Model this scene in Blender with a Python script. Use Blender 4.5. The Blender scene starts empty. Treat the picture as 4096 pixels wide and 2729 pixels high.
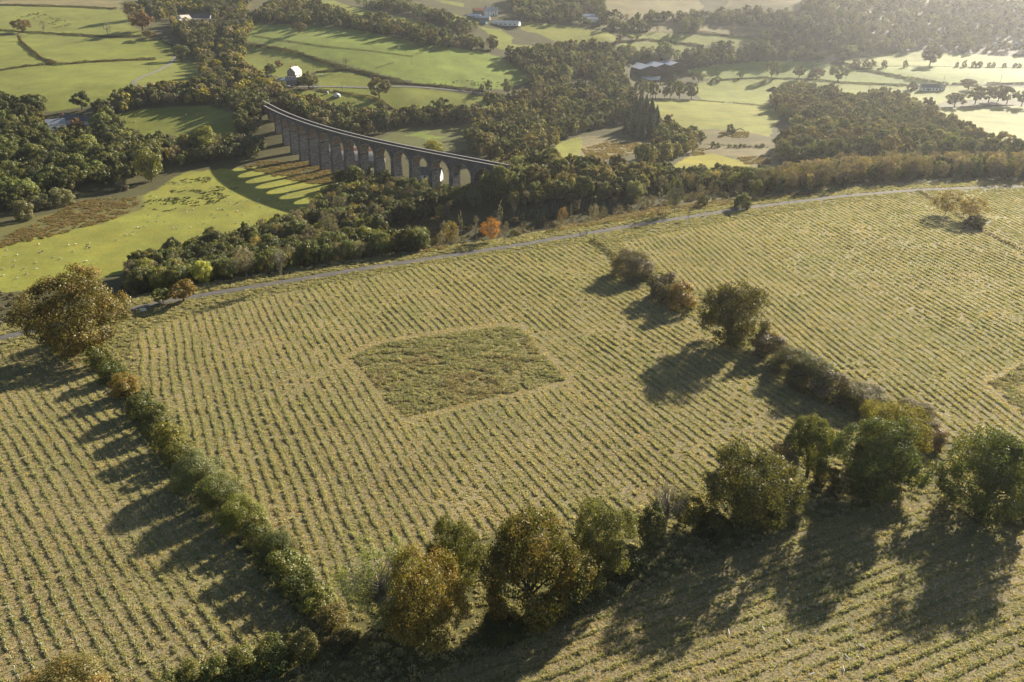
import bpy, math, random
import numpy as np
from mathutils import Vector

# ------------------------------------------------------------------ camera, sky, sun, exposure
SC = bpy.context.scene
COL = SC.collection
W, H = 2353.0, 1566.0                 # reading grid used for all measurements of the place
FOC = W * 28.0 / 36.0
PITCH = math.radians(25.0)
CP, SP = math.cos(PITCH), math.sin(PITCH)
CAMZ = 100.0

cam_data = bpy.data.cameras.new('camera')
cam = bpy.data.objects.new('camera', cam_data)
COL.objects.link(cam)
cam.location = (0, 0, CAMZ)
cam.rotation_euler = (math.radians(90) - PITCH, 0, 0)
cam_data.sensor_width = 36
cam_data.lens = 28
cam_data.clip_start = 1
cam_data.clip_end = 20000
SC.camera = cam

SUN_AZ, SUN_EL = math.radians(40), math.radians(22)
world = bpy.data.worlds.new('World')
SC.world = world
world.use_nodes = True
wn = world.node_tree
bg = wn.nodes['Background']
sky = wn.nodes.new('ShaderNodeTexSky')
sky.sky_type = 'NISHITA'
sky.sun_disc = False
sky.sun_elevation = SUN_EL
sky.sun_rotation = SUN_AZ
wn.links.new(sky.outputs[0], bg.inputs[0])
bg.inputs[1].default_value = 0.046
sd = bpy.data.lights.new('sun', 'SUN')
sd.energy = 5.0
sd.angle = math.radians(0.53)
sd.color = (1.0, 0.90, 0.74)
sun = bpy.data.objects.new('sun', sd)
COL.objects.link(sun)
sdir = Vector((math.sin(SUN_AZ) * math.cos(SUN_EL), math.cos(SUN_AZ) * math.cos(SUN_EL), math.sin(SUN_EL)))
sun.rotation_euler = sdir.to_track_quat('Z', 'Y').to_euler()
sun.location = (300, 400, 300)
SC.view_settings.view_transform = 'Standard'
SC.view_settings.look = 'None'
SC.view_settings.gamma = 1
SC.view_settings.exposure = 1.4
SC.render.engine = 'CYCLES'
SC.cycles.max_bounces = 4
SC.cycles.diffuse_bounces = 2
SC.cycles.glossy_bounces = 1
SC.cycles.transmission_bounces = 2
SC.cycles.volume_bounces = 0
SC.cycles.use_denoising = True
SC.cycles.denoising_prefilter = 'ACCURATE'
HAZE_DENSITY = 0.000065

# ------------------------------------------------------------------ reading helpers
# crops of the photograph in which positions were read: name -> (x0, y0, scale) in photo pixels
CROPS = {'o': (0, 0, 1 / 1.7408), '1': (0, 0, 2.2402), '2': (900, 0, 2.0505), '3': (2048, 0, 2.2402), '4': (3072, 0, 2.2402),
         '5': (0, 500, 1.96), '6': (1024, 500, 2.2402), '7': (2048, 500, 2.2402), '8': (3072, 500, 2.2402),
         'a': (0, 1200, 2.0527), 'b': (1024, 1200, 2.0527), 'c': (2048, 1000, 2.0527), 'd': (3072, 1200, 2.0527),
         'e': (0, 1965, 2.0527), 'f': (1024, 1965, 2.0527), 'g': (2048, 1765, 1.6270), 'h': (3072, 1965, 2.0527)}


def ov(c, pts):
    x0, y0, s = CROPS[c]
    p = np.atleast_2d(np.array(pts, float))[:, :2]
    return np.stack([(x0 + p[:, 0] / s) / 1.7408, (y0 + p[:, 1] / s) / 1.7408], 1)


def rays(p):
    u = (p[:, 0] - W / 2) / FOC
    v = (p[:, 1] - H / 2) / FOC
    return np.stack([u, CP - v * SP, -SP - v * CP], 1)


rng = np.random.default_rng(11)


def vnoise(x, y, s, seed=0):
    """smooth value noise"""
    r = np.random.default_rng(seed)
    T = r.random((256, 256))
    fx, fy = x / s + 1000.3, y / s + 1000.7
    ix, iy = np.floor(fx).astype(int), np.floor(fy).astype(int)
    fx, fy = fx - ix, fy - iy
    fx, fy = fx * fx * (3 - 2 * fx), fy * fy * (3 - 2 * fy)
    g = lambda a, b: T[b & 255, a & 255]
    return (g(ix, iy) * (1 - fx) + g(ix + 1, iy) * fx) * (1 - fy) + (g(ix, iy + 1) * (1 - fx) + g(ix + 1, iy + 1) * fx) * fy


def fbm(x, y, s, seed=0):
    return 0.55 * vnoise(x, y, s, seed) + 0.3 * vnoise(x, y, s / 2.1, seed + 1) + 0.15 * vnoise(x, y, s / 4.3, seed + 2)


# ------------------------------------------------------------------ the lie of the land
ROAD_O = [(-400, 100), (-250, 168), (-154, 216), (-113, 247), (-60, 275), (0, 304), (50, 331), (110, 361), (160, 381), (205, 394), (250, 400), (330, 402), (480, 398), (900, 380)]
ROAD = np.array(ROAD_O, float)


def road_dist(x, y):
    """signed distance to the hill road, positive beyond it"""
    best = np.full(x.shape, 1e9)
    sign = np.ones(x.shape)
    for a, b in zip(ROAD[:-1], ROAD[1:]):
        d = b - a
        L2 = d @ d
        t = np.clip(((x - a[0]) * d[0] + (y - a[1]) * d[1]) / L2, 0, 1)
        qx, qy = a[0] + t * d[0] - x, a[1] + t * d[1] - y
        dd = np.hypot(qx, qy)
        s = np.sign(d[0] * (y - a[1]) - d[1] * (x - a[0]))
        m = dd < best
        best = np.where(m, dd, best)
        sign = np.where(m, s, sign)
    return best * np.where(sign == 0, 1, sign)


CTRL = [(0, 640, -30), (0, 560, -30), (300, 580, -30), (600, 460, -30), (700, 470, -30), (150, 470, -29.5), (0, 420, -28), (300, 330, -23), (380, 285, -15),
        (520, 270, -11), (500, 320, -18), (100, 290, -14), (100, 215, 0), (350, 190, 4), (200, 130, 15), (50, 80, 28), (350, 60, 36), (430, 45, 40), (100, 25, 48),
        (300, 8, 55), (600, 245, -3), (560, 255, -3), (530, 200, 2), (510, 140, 8), (760, 385, -30), (690, 345, -28), (880, 400, -30), (1000, 430, -29.5), (1080, 430, -26), (1160, 385, -12),
        (1240, 420, -14), (1350, 430, -18), (850, 350, -29.5), (1000, 315, -28), (930, 335, -28.5), (680, 165, 8), (870, 215, -6), (780, 215, -4), (700, 205, 0),
        (950, 225, -8), (1000, 265, -22), (750, 262, -17), (650, 240, -6), (700, 95, 28), (850, 130, 18), (1000, 150, 10), (1150, 170, 0), (800, 60, 38), (1000, 90, 28), (1130, 30, 48),
        (1000, 20, 52), (1200, 250, -20), (1100, 330, -28), (1350, 340, -28), (1300, 260, -24), (1230, 200, -10), (1500, 170, -14), (1600, 260, -26), (1650, 380, -27),
        (1700, 160, -14), (1400, 90, 22), (1300, 75, 28), (1600, 110, 8), (1560, 50, 35), (1700, 40, 38), (1500, 15, 52), (1900, 150, -10), (2100, 165, -10),
        (2130, 200, -20), (2250, 170, -10), (2300, 290, -25), (1950, 240, -24), (2100, 320, -22), (2200, 370, -14), (1900, 370, -20), (2000, 120, 0), (2200, 80, 15), (2320, 100, 8), (2200, 30, 40),
        (2330, 5, 53), (1900, 60, 30), (1900, 10, 54), (-200, 500, -29), (-200, 250, -8), (-200, 100, 26), (-250, 20, 48), (2600, 300, -24), (2600, 180, -10), (2600, 60, 30), (2600, 10, 52)]
cp = np.array(CTRL, float)
r_ = rays(cp)
t_ = (CAMZ - cp[:, 2]) / -r_[:, 2]
CX = np.concatenate([r_[:, 0] * t_, [-160, -60, 40, 140, 240, 400, 700, -300, -420, -2500, -1200, 0, 1200, 2500, -2500, 2500, -4000, 4000, -4000, 4000, 0, 1500, -1500, 0]])
CY = np.concatenate([r_[:, 1] * t_, [275, 340, 395, 445, 480, 490, 480, 260, 200, 1500, 2000, 2000, 2000, 1800, 600, 600, 4000, 4000, -1500, -1500, 4000, 1400, 1300, -1500]])
CZ = np.concatenate([cp[:, 2], [-29, -28, -22, -16, -15, -18, -20, -29, -28, 90, 110, 105, 110, 100, 0, 0, 130, 130, -20, -20, 140, 62, 66, -20]])


def tps_kernel(d2):
    return 0.5 * d2 * np.log(d2 + 1e-12)


PX, PY = CX / 500.0, CY / 500.0
n_ = len(PX)
K_ = tps_kernel((PX[:, None] - PX[None]) ** 2 + (PY[:, None] - PY[None]) ** 2) + np.eye(n_) * 0.004
Q_ = np.stack([np.ones(n_), PX, PY], 1)
A_ = np.block([[K_, Q_], [Q_.T, np.zeros((3, 3))]])
SOL = np.linalg.solve(A_, np.concatenate([CZ, np.zeros(3)]))


def sstep(a, b, x):
    t = np.clip((x - a) / (b - a), 0, 1)
    return t * t * (3 - 2 * t)


def height_raw(x, y):
    sh = x.shape
    x = x.ravel()
    y = y.ravel()
    out = np.empty(x.shape)
    for i in range(0, len(x), 60000):
        xs, ys = x[i:i + 60000] / 500.0, y[i:i + 60000] / 500.0
        k = tps_kernel((xs[:, None] - PX[None]) ** 2 + (ys[:, None] - PY[None]) ** 2)
        out[i:i + 60000] = k @ SOL[:n_] + SOL[n_] + SOL[n_ + 1] * xs + SOL[n_ + 2] * ys
    d = road_dist(x, y)
    wid = 58 + 45 * sstep(-20, 160, x) + 60 * sstep(200, 500, x)
    b = sstep(9, wid, d)
    out = np.clip(out, -31.5, 200) * b
    out = out - 0.35 * (sstep(5, 9, d) - sstep(9, 30, d))
    out = out + 0.9 * (fbm(x, y, 38, 71) - 0.5) * sstep(430, 560, y) * sstep(20, 60, d)
    return out.reshape(sh)


# a 4 m lookup grid of the heights
GX0, GX1, GY0, GY1, GS = -1500.0, 1700.0, -60.0, 2100.0, 4.0
gx = np.arange(GX0, GX1 + GS, GS)
gy = np.arange(GY0, GY1 + GS, GS)
HG = height_raw(*np.meshgrid(gx, gy))


def height(x, y):
    x = np.asarray(x, float)
    y = np.asarray(y, float)
    fx = np.clip((x - GX0) / GS, 0, len(gx) - 1.001)
    fy = np.clip((y - GY0) / GS, 0, len(gy) - 1.001)
    ix, iy = fx.astype(int), fy.astype(int)
    fx, fy = fx - ix, fy - iy
    return (HG[iy, ix] * (1 - fx) + HG[iy, ix + 1] * fx) * (1 - fy) + (HG[iy + 1, ix] * (1 - fx) + HG[iy + 1, ix + 1] * fx) * fy


def ground_pts(p):
    """where sight lines through points of the reading grid meet the land"""
    r = rays(np.atleast_2d(p))
    r = r / np.linalg.norm(r, axis=1)[:, None]
    t = np.full(len(r), 60.0)
    done = np.zeros(len(r), bool)
    lo = t.copy()
    for k in range(900):
        pz = CAMZ + r[:, 2] * t
        below = pz < height(r[:, 0] * t, r[:, 1] * t)
        done |= below
        if done.all():
            break
        lo = np.where(done, lo, t)
        t = np.where(done, t, t + 2.0)
    hi = lo + 2.0
    for k in range(14):
        m = 0.5 * (lo + hi)
        below = CAMZ + r[:, 2] * m < height(r[:, 0] * m, r[:, 1] * m)
        hi = np.where(below, m, hi)
        lo = np.where(below, lo, m)
    m = 0.5 * (lo + hi)
    x, y = r[:, 0] * m, r[:, 1] * m
    return np.stack([x, y, height(x, y)], 1)


def G(c, pts):
    return ground_pts(ov(c, pts))


def project(p):
    x, y, z = p[..., 0], p[..., 1], p[..., 2] - CAMZ
    zc = y * CP - z * SP
    dn = -z * CP - y * SP
    return W / 2 + FOC * x / zc, H / 2 + FOC * dn / zc, zc


def height_of(base, ytop):
    """height of an upright at base whose top is seen at row ytop"""
    v = (ytop - H / 2) / FOC
    y = base[1]
    # (-z*CP - y*SP) = v*(y*CP - z*SP)
    z = -(y * SP + v * y * CP) / (CP - v * SP)
    return z + CAMZ - base[2]


def inpoly(x, y, poly):
    c = np.zeros(x.shape, bool)
    n = len(poly)
    j = n - 1
    for i in range(n):
        xi, yi = poly[i][0], poly[i][1]
        xj, yj = poly[j][0], poly[j][1]
        with np.errstate(divide='ignore', invalid='ignore'):
            c ^= ((yi > y) != (yj > y)) & (x < (xj - xi) * (y - yi) / (yj - yi + 1e-12) + xi)
        j = i
    return c


def wpoly(c, pts):
    p = ov(c, pts)
    q = []
    for a, b in zip(p, np.roll(p, -1, 0)):
        for k in range(6):
            q.append(a + (b - a) * k / 6)
    q = np.array(q)
    q[:, 1] = np.maximum(q[:, 1], 0)
    return ground_pts(q)[:, :2]


# ------------------------------------------------------------------ materials
def new_mat(name):
    m = bpy.data.materials.new(name)
    m.use_nodes = True
    nt = m.node_tree
    nt.nodes.clear()
    out = nt.nodes.new('ShaderNodeOutputMaterial')
    return m, nt, out


def N(nt, kind, **kw):
    n = nt.nodes.new(kind)
    for k, v in kw.items():
        if k.startswith('i_'):
            key = k[2:]
            n.inputs[int(key) if key.isdigit() else key.replace('_', ' ')].default_value = v
        else:
            setattr(n, k, v)
    return n


def L(nt, a, b):
    nt.links.new(a, b)


def mixc(nt, fac, a, b, mode='MIX'):
    n = nt.nodes.new('ShaderNodeMix')
    n.data_type = 'RGBA'
    n.blend_type = mode
    for sock, val in ((n.inputs[0], fac), (n.inputs[6], a), (n.inputs[7], b)):
        if hasattr(val, 'is_output'):
            nt.links.new(val, sock)
        elif isinstance(val, (int, float)):
            sock.default_value = val
        else:
            sock.default_value = (*val, 1)
    return n.outputs[2]


def maprange(nt, src, a, b, c, d):
    n = N(nt, 'ShaderNodeMapRange')
    n.inputs[1].default_value, n.inputs[2].default_value = a, b
    n.inputs[3].default_value, n.inputs[4].default_value = c, d
    L(nt, src, n.inputs[0])
    return n.outputs[0]


def objcoord(nt):
    return N(nt, 'ShaderNodeTexCoord').outputs['Object']


def noise(nt, scale, detail=3, rough=0.6, vec=None):
    n = N(nt, 'ShaderNodeTexNoise')
    n.inputs['Scale'].default_value = scale
    n.inputs['Detail'].default_value = detail
    n.inputs['Roughness'].default_value = rough
    L(nt, vec if vec is not None else N(nt, 'ShaderNodeNewGeometry').outputs['Position'], n.inputs['Vector'])
    return n.outputs[0]


def plain(name, col, rough=0.8, var=0.25, scale=1.2, spec=0.3, bump=0.0, bscale=6.0):
    m, nt, out = new_mat(name)
    p = N(nt, 'ShaderNodeBsdfPrincipled')
    oc = objcoord(nt)
    f = maprange(nt, noise(nt, scale, 4, 0.65, oc), 0.25, 0.75, 1 - var, 1 + var)
    L(nt, mixc(nt, 1.0, col, f, 'MULTIPLY'), p.inputs['Base Color'])
    p.inputs['Roughness'].default_value = rough
    p.inputs['Specular IOR Level'].default_value = spec
    if bump:
        b = N(nt, 'ShaderNodeBump')
        b.inputs['Strength'].default_value = bump
        L(nt, noise(nt, bscale, 4, 0.6, oc), b.inputs['Height'])
        L(nt, b.outputs[0], p.inputs['Normal'])
    L(nt, p.outputs[0], out.inputs[0])
    return m


LEAF_ARGS = {}


def leaf_mat(name, second, amount, transl=0.35, gloss=0.05, fixed=None):
    """foliage: the object's own colour, turning to a second colour in some clumps, each leaf a little different"""
    if fixed is None:
        LEAF_ARGS[name] = (second, amount, transl, gloss)
    m, nt, out = new_mat(name)
    info = N(nt, 'ShaderNodeObjectInfo')
    at = N(nt, 'ShaderNodeAttribute', attribute_name='tint')
    sp = N(nt, 'ShaderNodeSeparateColor')
    L(nt, at.outputs['Color'], sp.inputs[0])
    turn = maprange(nt, sp.outputs[1], 1 - amount - 0.18, 1 - amount + 0.18, 0, 1)
    c = mixc(nt, turn, info.outputs['Color'] if fixed is None else fixed, second)
    f = maprange(nt, sp.outputs[0], 0, 1, 0.62, 1.42)
    c = mixc(nt, 1.0, c, f, 'MULTIPLY')
    f2 = maprange(nt, info.outputs['Random'], 0, 1, 0.84, 1.18)
    c = mixc(nt, 1.0, c, f2, 'MULTIPLY')
    d = N(nt, 'ShaderNodeBsdfDiffuse')
    t = N(nt, 'ShaderNodeBsdfTranslucent')
    g = N(nt, 'ShaderNodeBsdfGlossy')
    g.inputs['Roughness'].default_value = 0.45
    L(nt, c, d.inputs[0])
    L(nt, mixc(nt, 1.0, c, (1.25, 1.25, 0.6), 'MULTIPLY'), t.inputs[0])
    s1 = N(nt, 'ShaderNodeMixShader')
    s1.inputs[0].default_value = transl
    L(nt, d.outputs[0], s1.inputs[1])
    L(nt, t.outputs[0], s1.inputs[2])
    s2 = N(nt, 'ShaderNodeMixShader')
    s2.inputs[0].default_value = gloss
    L(nt, s1.outputs[0], s2.inputs[1])
    L(nt, g.outputs[0], s2.inputs[2])
    L(nt, s2.outputs[0], out.inputs[0])
    return m


M = {}
M['leaf'] = leaf_mat('leaf_green', (0.20, 0.175, 0.045), 0.16, 0.38, 0.025)
M['leaf_turning'] = leaf_mat('leaf_turning', (0.26, 0.165, 0.05), 0.22, 0.38, 0.025)
M['leaf_needle'] = leaf_mat('leaf_needle', (0.07, 0.09, 0.05), 0.2, 0.15, 0.02)
M['leaf_twig'] = leaf_mat('leaf_twiggy', (0.20, 0.165, 0.11), 0.45, 0.3, 0.02)
M['blade'] = leaf_mat('grass_blade', (0.46, 0.40, 0.26), 0.45, 0.45, 0.015)
M['bracken'] = leaf_mat('bracken_frond', (0.28, 0.20, 0.11), 0.4, 0.4, 0.015)
M['bark'] = plain('bark', (0.075, 0.062, 0.045), 0.9, 0.4, 3.0, 0.2)
M['bark_pale'] = plain('bark_pale', (0.24, 0.22, 0.18), 0.9, 0.35, 3.0, 0.2)
M['white_wall'] = plain('white_render', (0.74, 0.72, 0.68), 0.85, 0.1, 0.5)
M['cream_wall'] = plain('cream_render', (0.62, 0.56, 0.44), 0.85, 0.12, 0.5)
M['stone_wall'] = plain('rubble_stone', (0.21, 0.19, 0.165), 0.9, 0.4, 1.6, 0.2, 0.4, 3)
M['slate'] = plain('slate_roof', (0.085, 0.088, 0.1), 0.6, 0.25, 1.0, 0.4)
M['pale_roof'] = plain('pale_roof', (0.47, 0.43, 0.38), 0.75, 0.22, 0.7)
M['grey_roof'] = plain('grey_sheet_roof', (0.30, 0.32, 0.35), 0.5, 0.12, 0.25, 0.4)
M['light_sheet'] = plain('light_sheet_roof', (0.33, 0.37, 0.43), 0.5, 0.10, 0.15, 0.4)
M['rust_roof'] = plain('rusty_roof', (0.42, 0.17, 0.075), 0.8, 0.3, 0.3)
M['teal'] = plain('teal_sheet', (0.13, 0.24, 0.23), 0.6, 0.15, 0.5)
M['brick'] = plain('chimney_brick', (0.24, 0.095, 0.06), 0.9, 0.25, 2)
M['glass'] = plain('window_glass', (0.02, 0.024, 0.03), 0.12, 0.1, 1, 0.6)
M['frame'] = plain('window_frame', (0.68, 0.67, 0.64), 0.6, 0.05)
M['dark_timber'] = plain('dark_timber', (0.07, 0.055, 0.045), 0.85, 0.3, 1.5)
M['pole'] = plain('weathered_pole', (0.17, 0.15, 0.125), 0.85, 0.2, 1.5)
M['steel'] = plain('galvanised_steel', (0.38, 0.39, 0.40), 0.5, 0.1, 1)
M['wool'] = plain('wool', (0.55, 0.51, 0.42), 0.95, 0.12, 4)
M['dark_wool'] = plain('dark_wool', (0.028, 0.022, 0.018), 0.95, 0.2, 4)
M['tube'] = plain('tree_tube', (0.55, 0.60, 0.55), 0.6, 0.1, 2)
M['white_plastic'] = plain('white_plastic', (0.8, 0.8, 0.77), 0.5, 0.06, 2)
M['canvas'] = plain('white_canvas', (0.76, 0.75, 0.71), 0.9, 0.07, 1)
M['car_white'] = plain('white_paint', (0.75, 0.76, 0.77), 0.3, 0.03, 1, 0.5)
M['car_dark'] = plain('dark_paint', (0.035, 0.045, 0.06), 0.3, 0.05, 1, 0.5)
M['car_blue'] = plain('blue_paint', (0.04, 0.10, 0.28), 0.3, 0.05, 1, 0.5)
M['rubber'] = plain('rubber', (0.02, 0.02, 0.02), 0.9, 0.1)
M['soil'] = plain('muck', (0.045, 0.036, 0.032), 0.95, 0.35, 1.5, 0.2, 0.5, 2)
M['sign_white'] = plain('sign_white', (0.72, 0.78, 0.8), 0.5, 0.04)
M['sign_green'] = plain('sign_green', (0.05, 0.22, 0.2), 0.5, 0.04)
M['sign_ink'] = plain('sign_ink', (0.03, 0.04, 0.06), 0.6, 0.04)


def track_mat(name, col, gravel):
    m, nt, out = new_mat(name)
    p = N(nt, 'ShaderNodeBsdfPrincipled')
    a = maprange(nt, noise(nt, 0.35, 4, 0.7), 0.3, 0.7, 0.75, 1.2)
    b = maprange(nt, noise(nt, 6.0, 2, 0.7), 0.3, 0.7, 0.7, 1.3)
    c = mixc(nt, 1.0, mixc(nt, 1.0, col, a, 'MULTIPLY'), b, 'MULTIPLY')
    e = maprange(nt, noise(nt, 0.12, 3, 0.6), 0.5, 0.68, 0, 0.7)
    L(nt, mixc(nt, e, c, gravel), p.inputs['Base Color'])
    p.inputs['Roughness'].default_value = 0.9
    p.inputs['Specular IOR Level'].default_value = 0.2
    L(nt, p.outputs[0], out.inputs[0])
    return m


M['track'] = track_mat('gravel_track', (0.105, 0.099, 0.095), (0.17, 0.14, 0.105))
M['lane'] = track_mat('farm_lane', (0.20, 0.19, 0.165), (0.24, 0.22, 0.17))
M['yard'] = track_mat('concrete_yard', (0.18, 0.172, 0.168), (0.26, 0.24, 0.22))


def ground_material():
    m, nt, out = new_mat('land')
    at = N(nt, 'ShaderNodeAttribute', attribute_name='Col')
    geo = N(nt, 'ShaderNodeNewGeometry')
    pos = geo.outputs['Position']
    kind = N(nt, 'ShaderNodeAttribute', attribute_name='kindmask')
    ks = N(nt, 'ShaderNodeSeparateColor')
    L(nt, kind.outputs['Color'], ks.inputs[0])
    base = at.outputs['Color']
    # broad unevenness of the sward
    f1 = maprange(nt, noise(nt, 0.035, 5, 0.65, pos), 0.3, 0.7, 0.70, 1.28)
    c = mixc(nt, 1.0, base, f1, 'MULTIPLY')
    f2 = maprange(nt, noise(nt, 0.6, 5, 0.75, pos), 0.3, 0.7, 0.72, 1.28)
    c = mixc(nt, 1.0, c, f2, 'MULTIPLY')
    # thin yellowing patches in pasture
    f3 = maprange(nt, noise(nt, 0.09, 4, 0.7, pos), 0.48, 0.70, 0, 0.7)
    c = mixc(nt, f3, c, mixc(nt, 1.0, c, (1.25, 1.05, 0.8), 'MULTIPLY'))
    # rush and dock tussocks
    f4 = maprange(nt, noise(nt, 0.16, 6, 0.8, pos), 0.60, 0.70, 0, 0.5)
    f4b = N(nt, 'ShaderNodeMath', operation='MULTIPLY')
    L(nt, f4, f4b.inputs[0])
    L(nt, ks.outputs[1], f4b.inputs[1])
    c = mixc(nt, f4b.outputs[0], c, (0.06, 0.065, 0.025))
    # mown straw with green regrowth in the planted fields
    n5 = maprange(nt, noise(nt, 2.3, 4, 0.85, pos), 0.40, 0.60, 0, 1)
    straw = mixc(nt, n5, (0.100, 0.110, 0.038), (0.360, 0.265, 0.160))
    n6 = maprange(nt, noise(nt, 0.05, 4, 0.65, pos), 0.3, 0.7, 0.78, 1.18)
    straw = mixc(nt, 1.0, straw, n6, 'MULTIPLY')
    n7 = maprange(nt, noise(nt, 0.022, 3, 0.6, pos), 0.45, 0.65, 0, 0.5)
    straw = mixc(nt, n7, straw, mixc(nt, 1.0, straw, (0.82, 1.0, 0.8), 'MULTIPLY'))
    c = mixc(nt, ks.outputs[0], c, straw)
    p = N(nt, 'ShaderNodeBsdfPrincipled')
    L(nt, c, p.inputs['Base Color'])
    p.inputs['Roughness'].default_value = 0.75
    p.inputs['Specular IOR Level'].default_value = 0.06
    p.inputs['Sheen Weight'].default_value = 0.08
    p.inputs['Sheen Roughness'].default_value = 0.45
    p.inputs['Sheen Tint'].default_value = (1.0, 0.95, 0.5, 1)
    b = N(nt, 'ShaderNodeBump')
    b.inputs['Strength'].default_value = 0.8
    b.inputs['Distance'].default_value = 0.35
    L(nt, noise(nt, 2.0, 5, 0.8, pos), b.inputs['Height'])
    L(nt, b.outputs[0], p.inputs['Normal'])
    L(nt, p.outputs[0], out.inputs[0])
    return m


M['land'] = ground_material()


def viaduct_mat(name, col, pale):
    m, nt, out = new_mat(name)
    p = N(nt, 'ShaderNodeBsdfPrincipled')
    oc = objcoord(nt)
    v = N(nt, 'ShaderNodeTexVoronoi')
    v.inputs['Scale'].default_value = 1.25
    mp = N(nt, 'ShaderNodeMapping')
    mp.inputs['Scale'].default_value = (0.8, 0.8, 1.5)
    L(nt, oc, mp.inputs['Vector'])
    L(nt, mp.outputs[0], v.inputs['Vector'])
    sp = N(nt, 'ShaderNodeSeparateColor')
    L(nt, v.outputs['Color'], sp.inputs[0])
    c = mixc(nt, maprange(nt, sp.outputs[0], 0, 1, 0, 1), tuple(k * 0.55 for k in col), tuple(k * 1.5 for k in col))
    st = maprange(nt, noise(nt, 0.22, 5, 0.7, oc), 0.5, 0.72, 0, 0.65)
    c = mixc(nt, st, c, pale)
    L(nt, c, p.inputs['Base Color'])
    p.inputs['Roughness'].default_value = 0.85
    p.inputs['Specular IOR Level'].default_value = 0.3
    b = N(nt, 'ShaderNodeBump')
    b.inputs['Strength'].default_value = 0.9
    b.inputs['Distance'].default_value = 0.35
    L(nt, v.outputs['Distance'], b.inputs['Height'])
    L(nt, b.outputs[0], p.inputs['Normal'])
    L(nt, p.outputs[0], out.inputs[0])
    return m


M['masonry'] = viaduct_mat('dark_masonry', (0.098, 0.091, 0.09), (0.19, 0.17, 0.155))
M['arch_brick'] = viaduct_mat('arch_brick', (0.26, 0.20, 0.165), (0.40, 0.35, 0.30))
M['lit_rubble'] = viaduct_mat('lit_rubble_face', (0.225, 0.205, 0.185), (0.36, 0.33, 0.29))  # paler rubble; light on the piers' inner faces is painted into its colour
M['coping'] = plain('coping_stone', (0.30, 0.285, 0.26), 0.85, 0.3, 0.8)


# ------------------------------------------------------------------ mesh helpers
def link(o, parent=None):
    COL.objects.link(o)
    if parent is not None:
        o.parent = parent
    return o


def mesh_arrays(name, verts, quads=None, tris=None, mats=(), midx=None, tint=None, smooth=False):
    """a mesh straight from numpy arrays"""
    verts = np.asarray(verts, np.float32)
    nq = 0 if quads is None else len(quads)
    ntri = 0 if tris is None else len(tris)
    me = bpy.data.meshes.new(name)
    me.vertices.add(len(verts))
    me.vertices.foreach_set('co', verts.ravel())
    loops, starts = [], []
    if nq:
        loops.append(np.asarray(quads, np.int32).ravel())
        starts.append(np.arange(nq, dtype=np.int32) * 4)
    if ntri:
        loops.append(np.asarray(tris, np.int32).ravel())
        starts.append(nq * 4 + np.arange(ntri, dtype=np.int32) * 3)
    if loops:
        lp = np.concatenate(loops)
        me.loops.add(len(lp))
        me.loops.foreach_set('vertex_index', lp)
        me.polygons.add(nq + ntri)
        me.polygons.foreach_set('loop_start', np.concatenate(starts))
        if midx is not None:
            me.polygons.foreach_set('material_index', np.asarray(midx, np.int32))
        me.polygons.foreach_set('use_smooth', np.full(nq + ntri, smooth))
    for m in mats:
        me.materials.append(m)
    if tint is not None:
        a = me.color_attributes.new('tint', 'FLOAT_COLOR', 'POINT')
        t = np.ones((len(verts), 4), np.float32)
        t[:, :tint.shape[1]] = tint
        a.data.foreach_set('color', t.ravel())
    me.update(calc_edges=True)
    return me


class MB:
    """collects boxes, prisms and tubes into one mesh"""

    def __init__(self):
        self.v, self.f, self.m = [], [], []

    def face_block(self, vs, fs, mi=0):
        o = len(self.v)
        self.v += [tuple(map(float, p)) for p in vs]
        self.f += [tuple(o + i for i in f) for f in fs]
        self.m += [mi] * len(fs)

    def box(self, c, s, rz=0.0, mi=0, taper=1.0):
        x, y, z = (k / 2 for k in s)
        cs, sn = math.cos(rz), math.sin(rz)
        vs = []
        for dz, k in ((-z, 1), (z, taper)):
            for dx, dy in ((-x, -y), (x, -y), (x, y), (-x, y)):
                dx, dy = dx * k, dy * k
                vs.append((c[0] + dx * cs - dy * sn, c[1] + dx * sn + dy * cs, c[2] + dz))
        self.face_block(vs, [(0, 3, 2, 1), (4, 5, 6, 7), (0, 1, 5, 4), (1, 2, 6, 5), (2, 3, 7, 6), (3, 0, 4, 7)], mi)

    def tube(self, path, rad, n=6, mi=0):
        path = [Vector(p) for p in path]
        rings = []
        for i, p in enumerate(path):
            d = (path[min(i + 1, len(path) - 1)] - path[max(i - 1, 0)]).normalized()
            a = d.cross(Vector((0.31, 0.93, 0.2)) if abs(d.z) > 0.9 else Vector((0, 0, 1))).normalized()
            b = d.cross(a)
            rings.append([p + (a * math.cos(2 * math.pi * k / n) + b * math.sin(2 * math.pi * k / n)) * rad[i] for k in range(n)])
        vs = [q for r in rings for q in r]
        fs = []
        for i in range(len(path) - 1):
            for k in range(n):
                k2 = (k + 1) % n
                fs.append((i * n + k, i * n + k2, (i + 1) * n + k2, (i + 1) * n + k))
        fs.append(tuple(range(n))[::-1])
        fs.append(tuple((len(path) - 1) * n + k for k in range(n)))
        self.face_block(vs, fs, mi)

    def mesh(self, name, mats):
        me = bpy.data.meshes.new(name)
        me.from_pydata(self.v, [], self.f)
        for m in mats if isinstance(mats, (list, tuple)) else [mats]:
            me.materials.append(m)
        me.polygons.foreach_set('material_index', self.m)
        me.update()
        return me

    def build(self, name, mats, parent=None):
        return link(bpy.data.objects.new(name, self.mesh(name, mats)), parent)


def tag(o, label, cat=None, group=None, kind=None):
    o['label'] = label
    if cat:
        o['category'] = cat
    if group:
        o['group'] = group
    if kind:
        o['kind'] = kind
    return o


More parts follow.
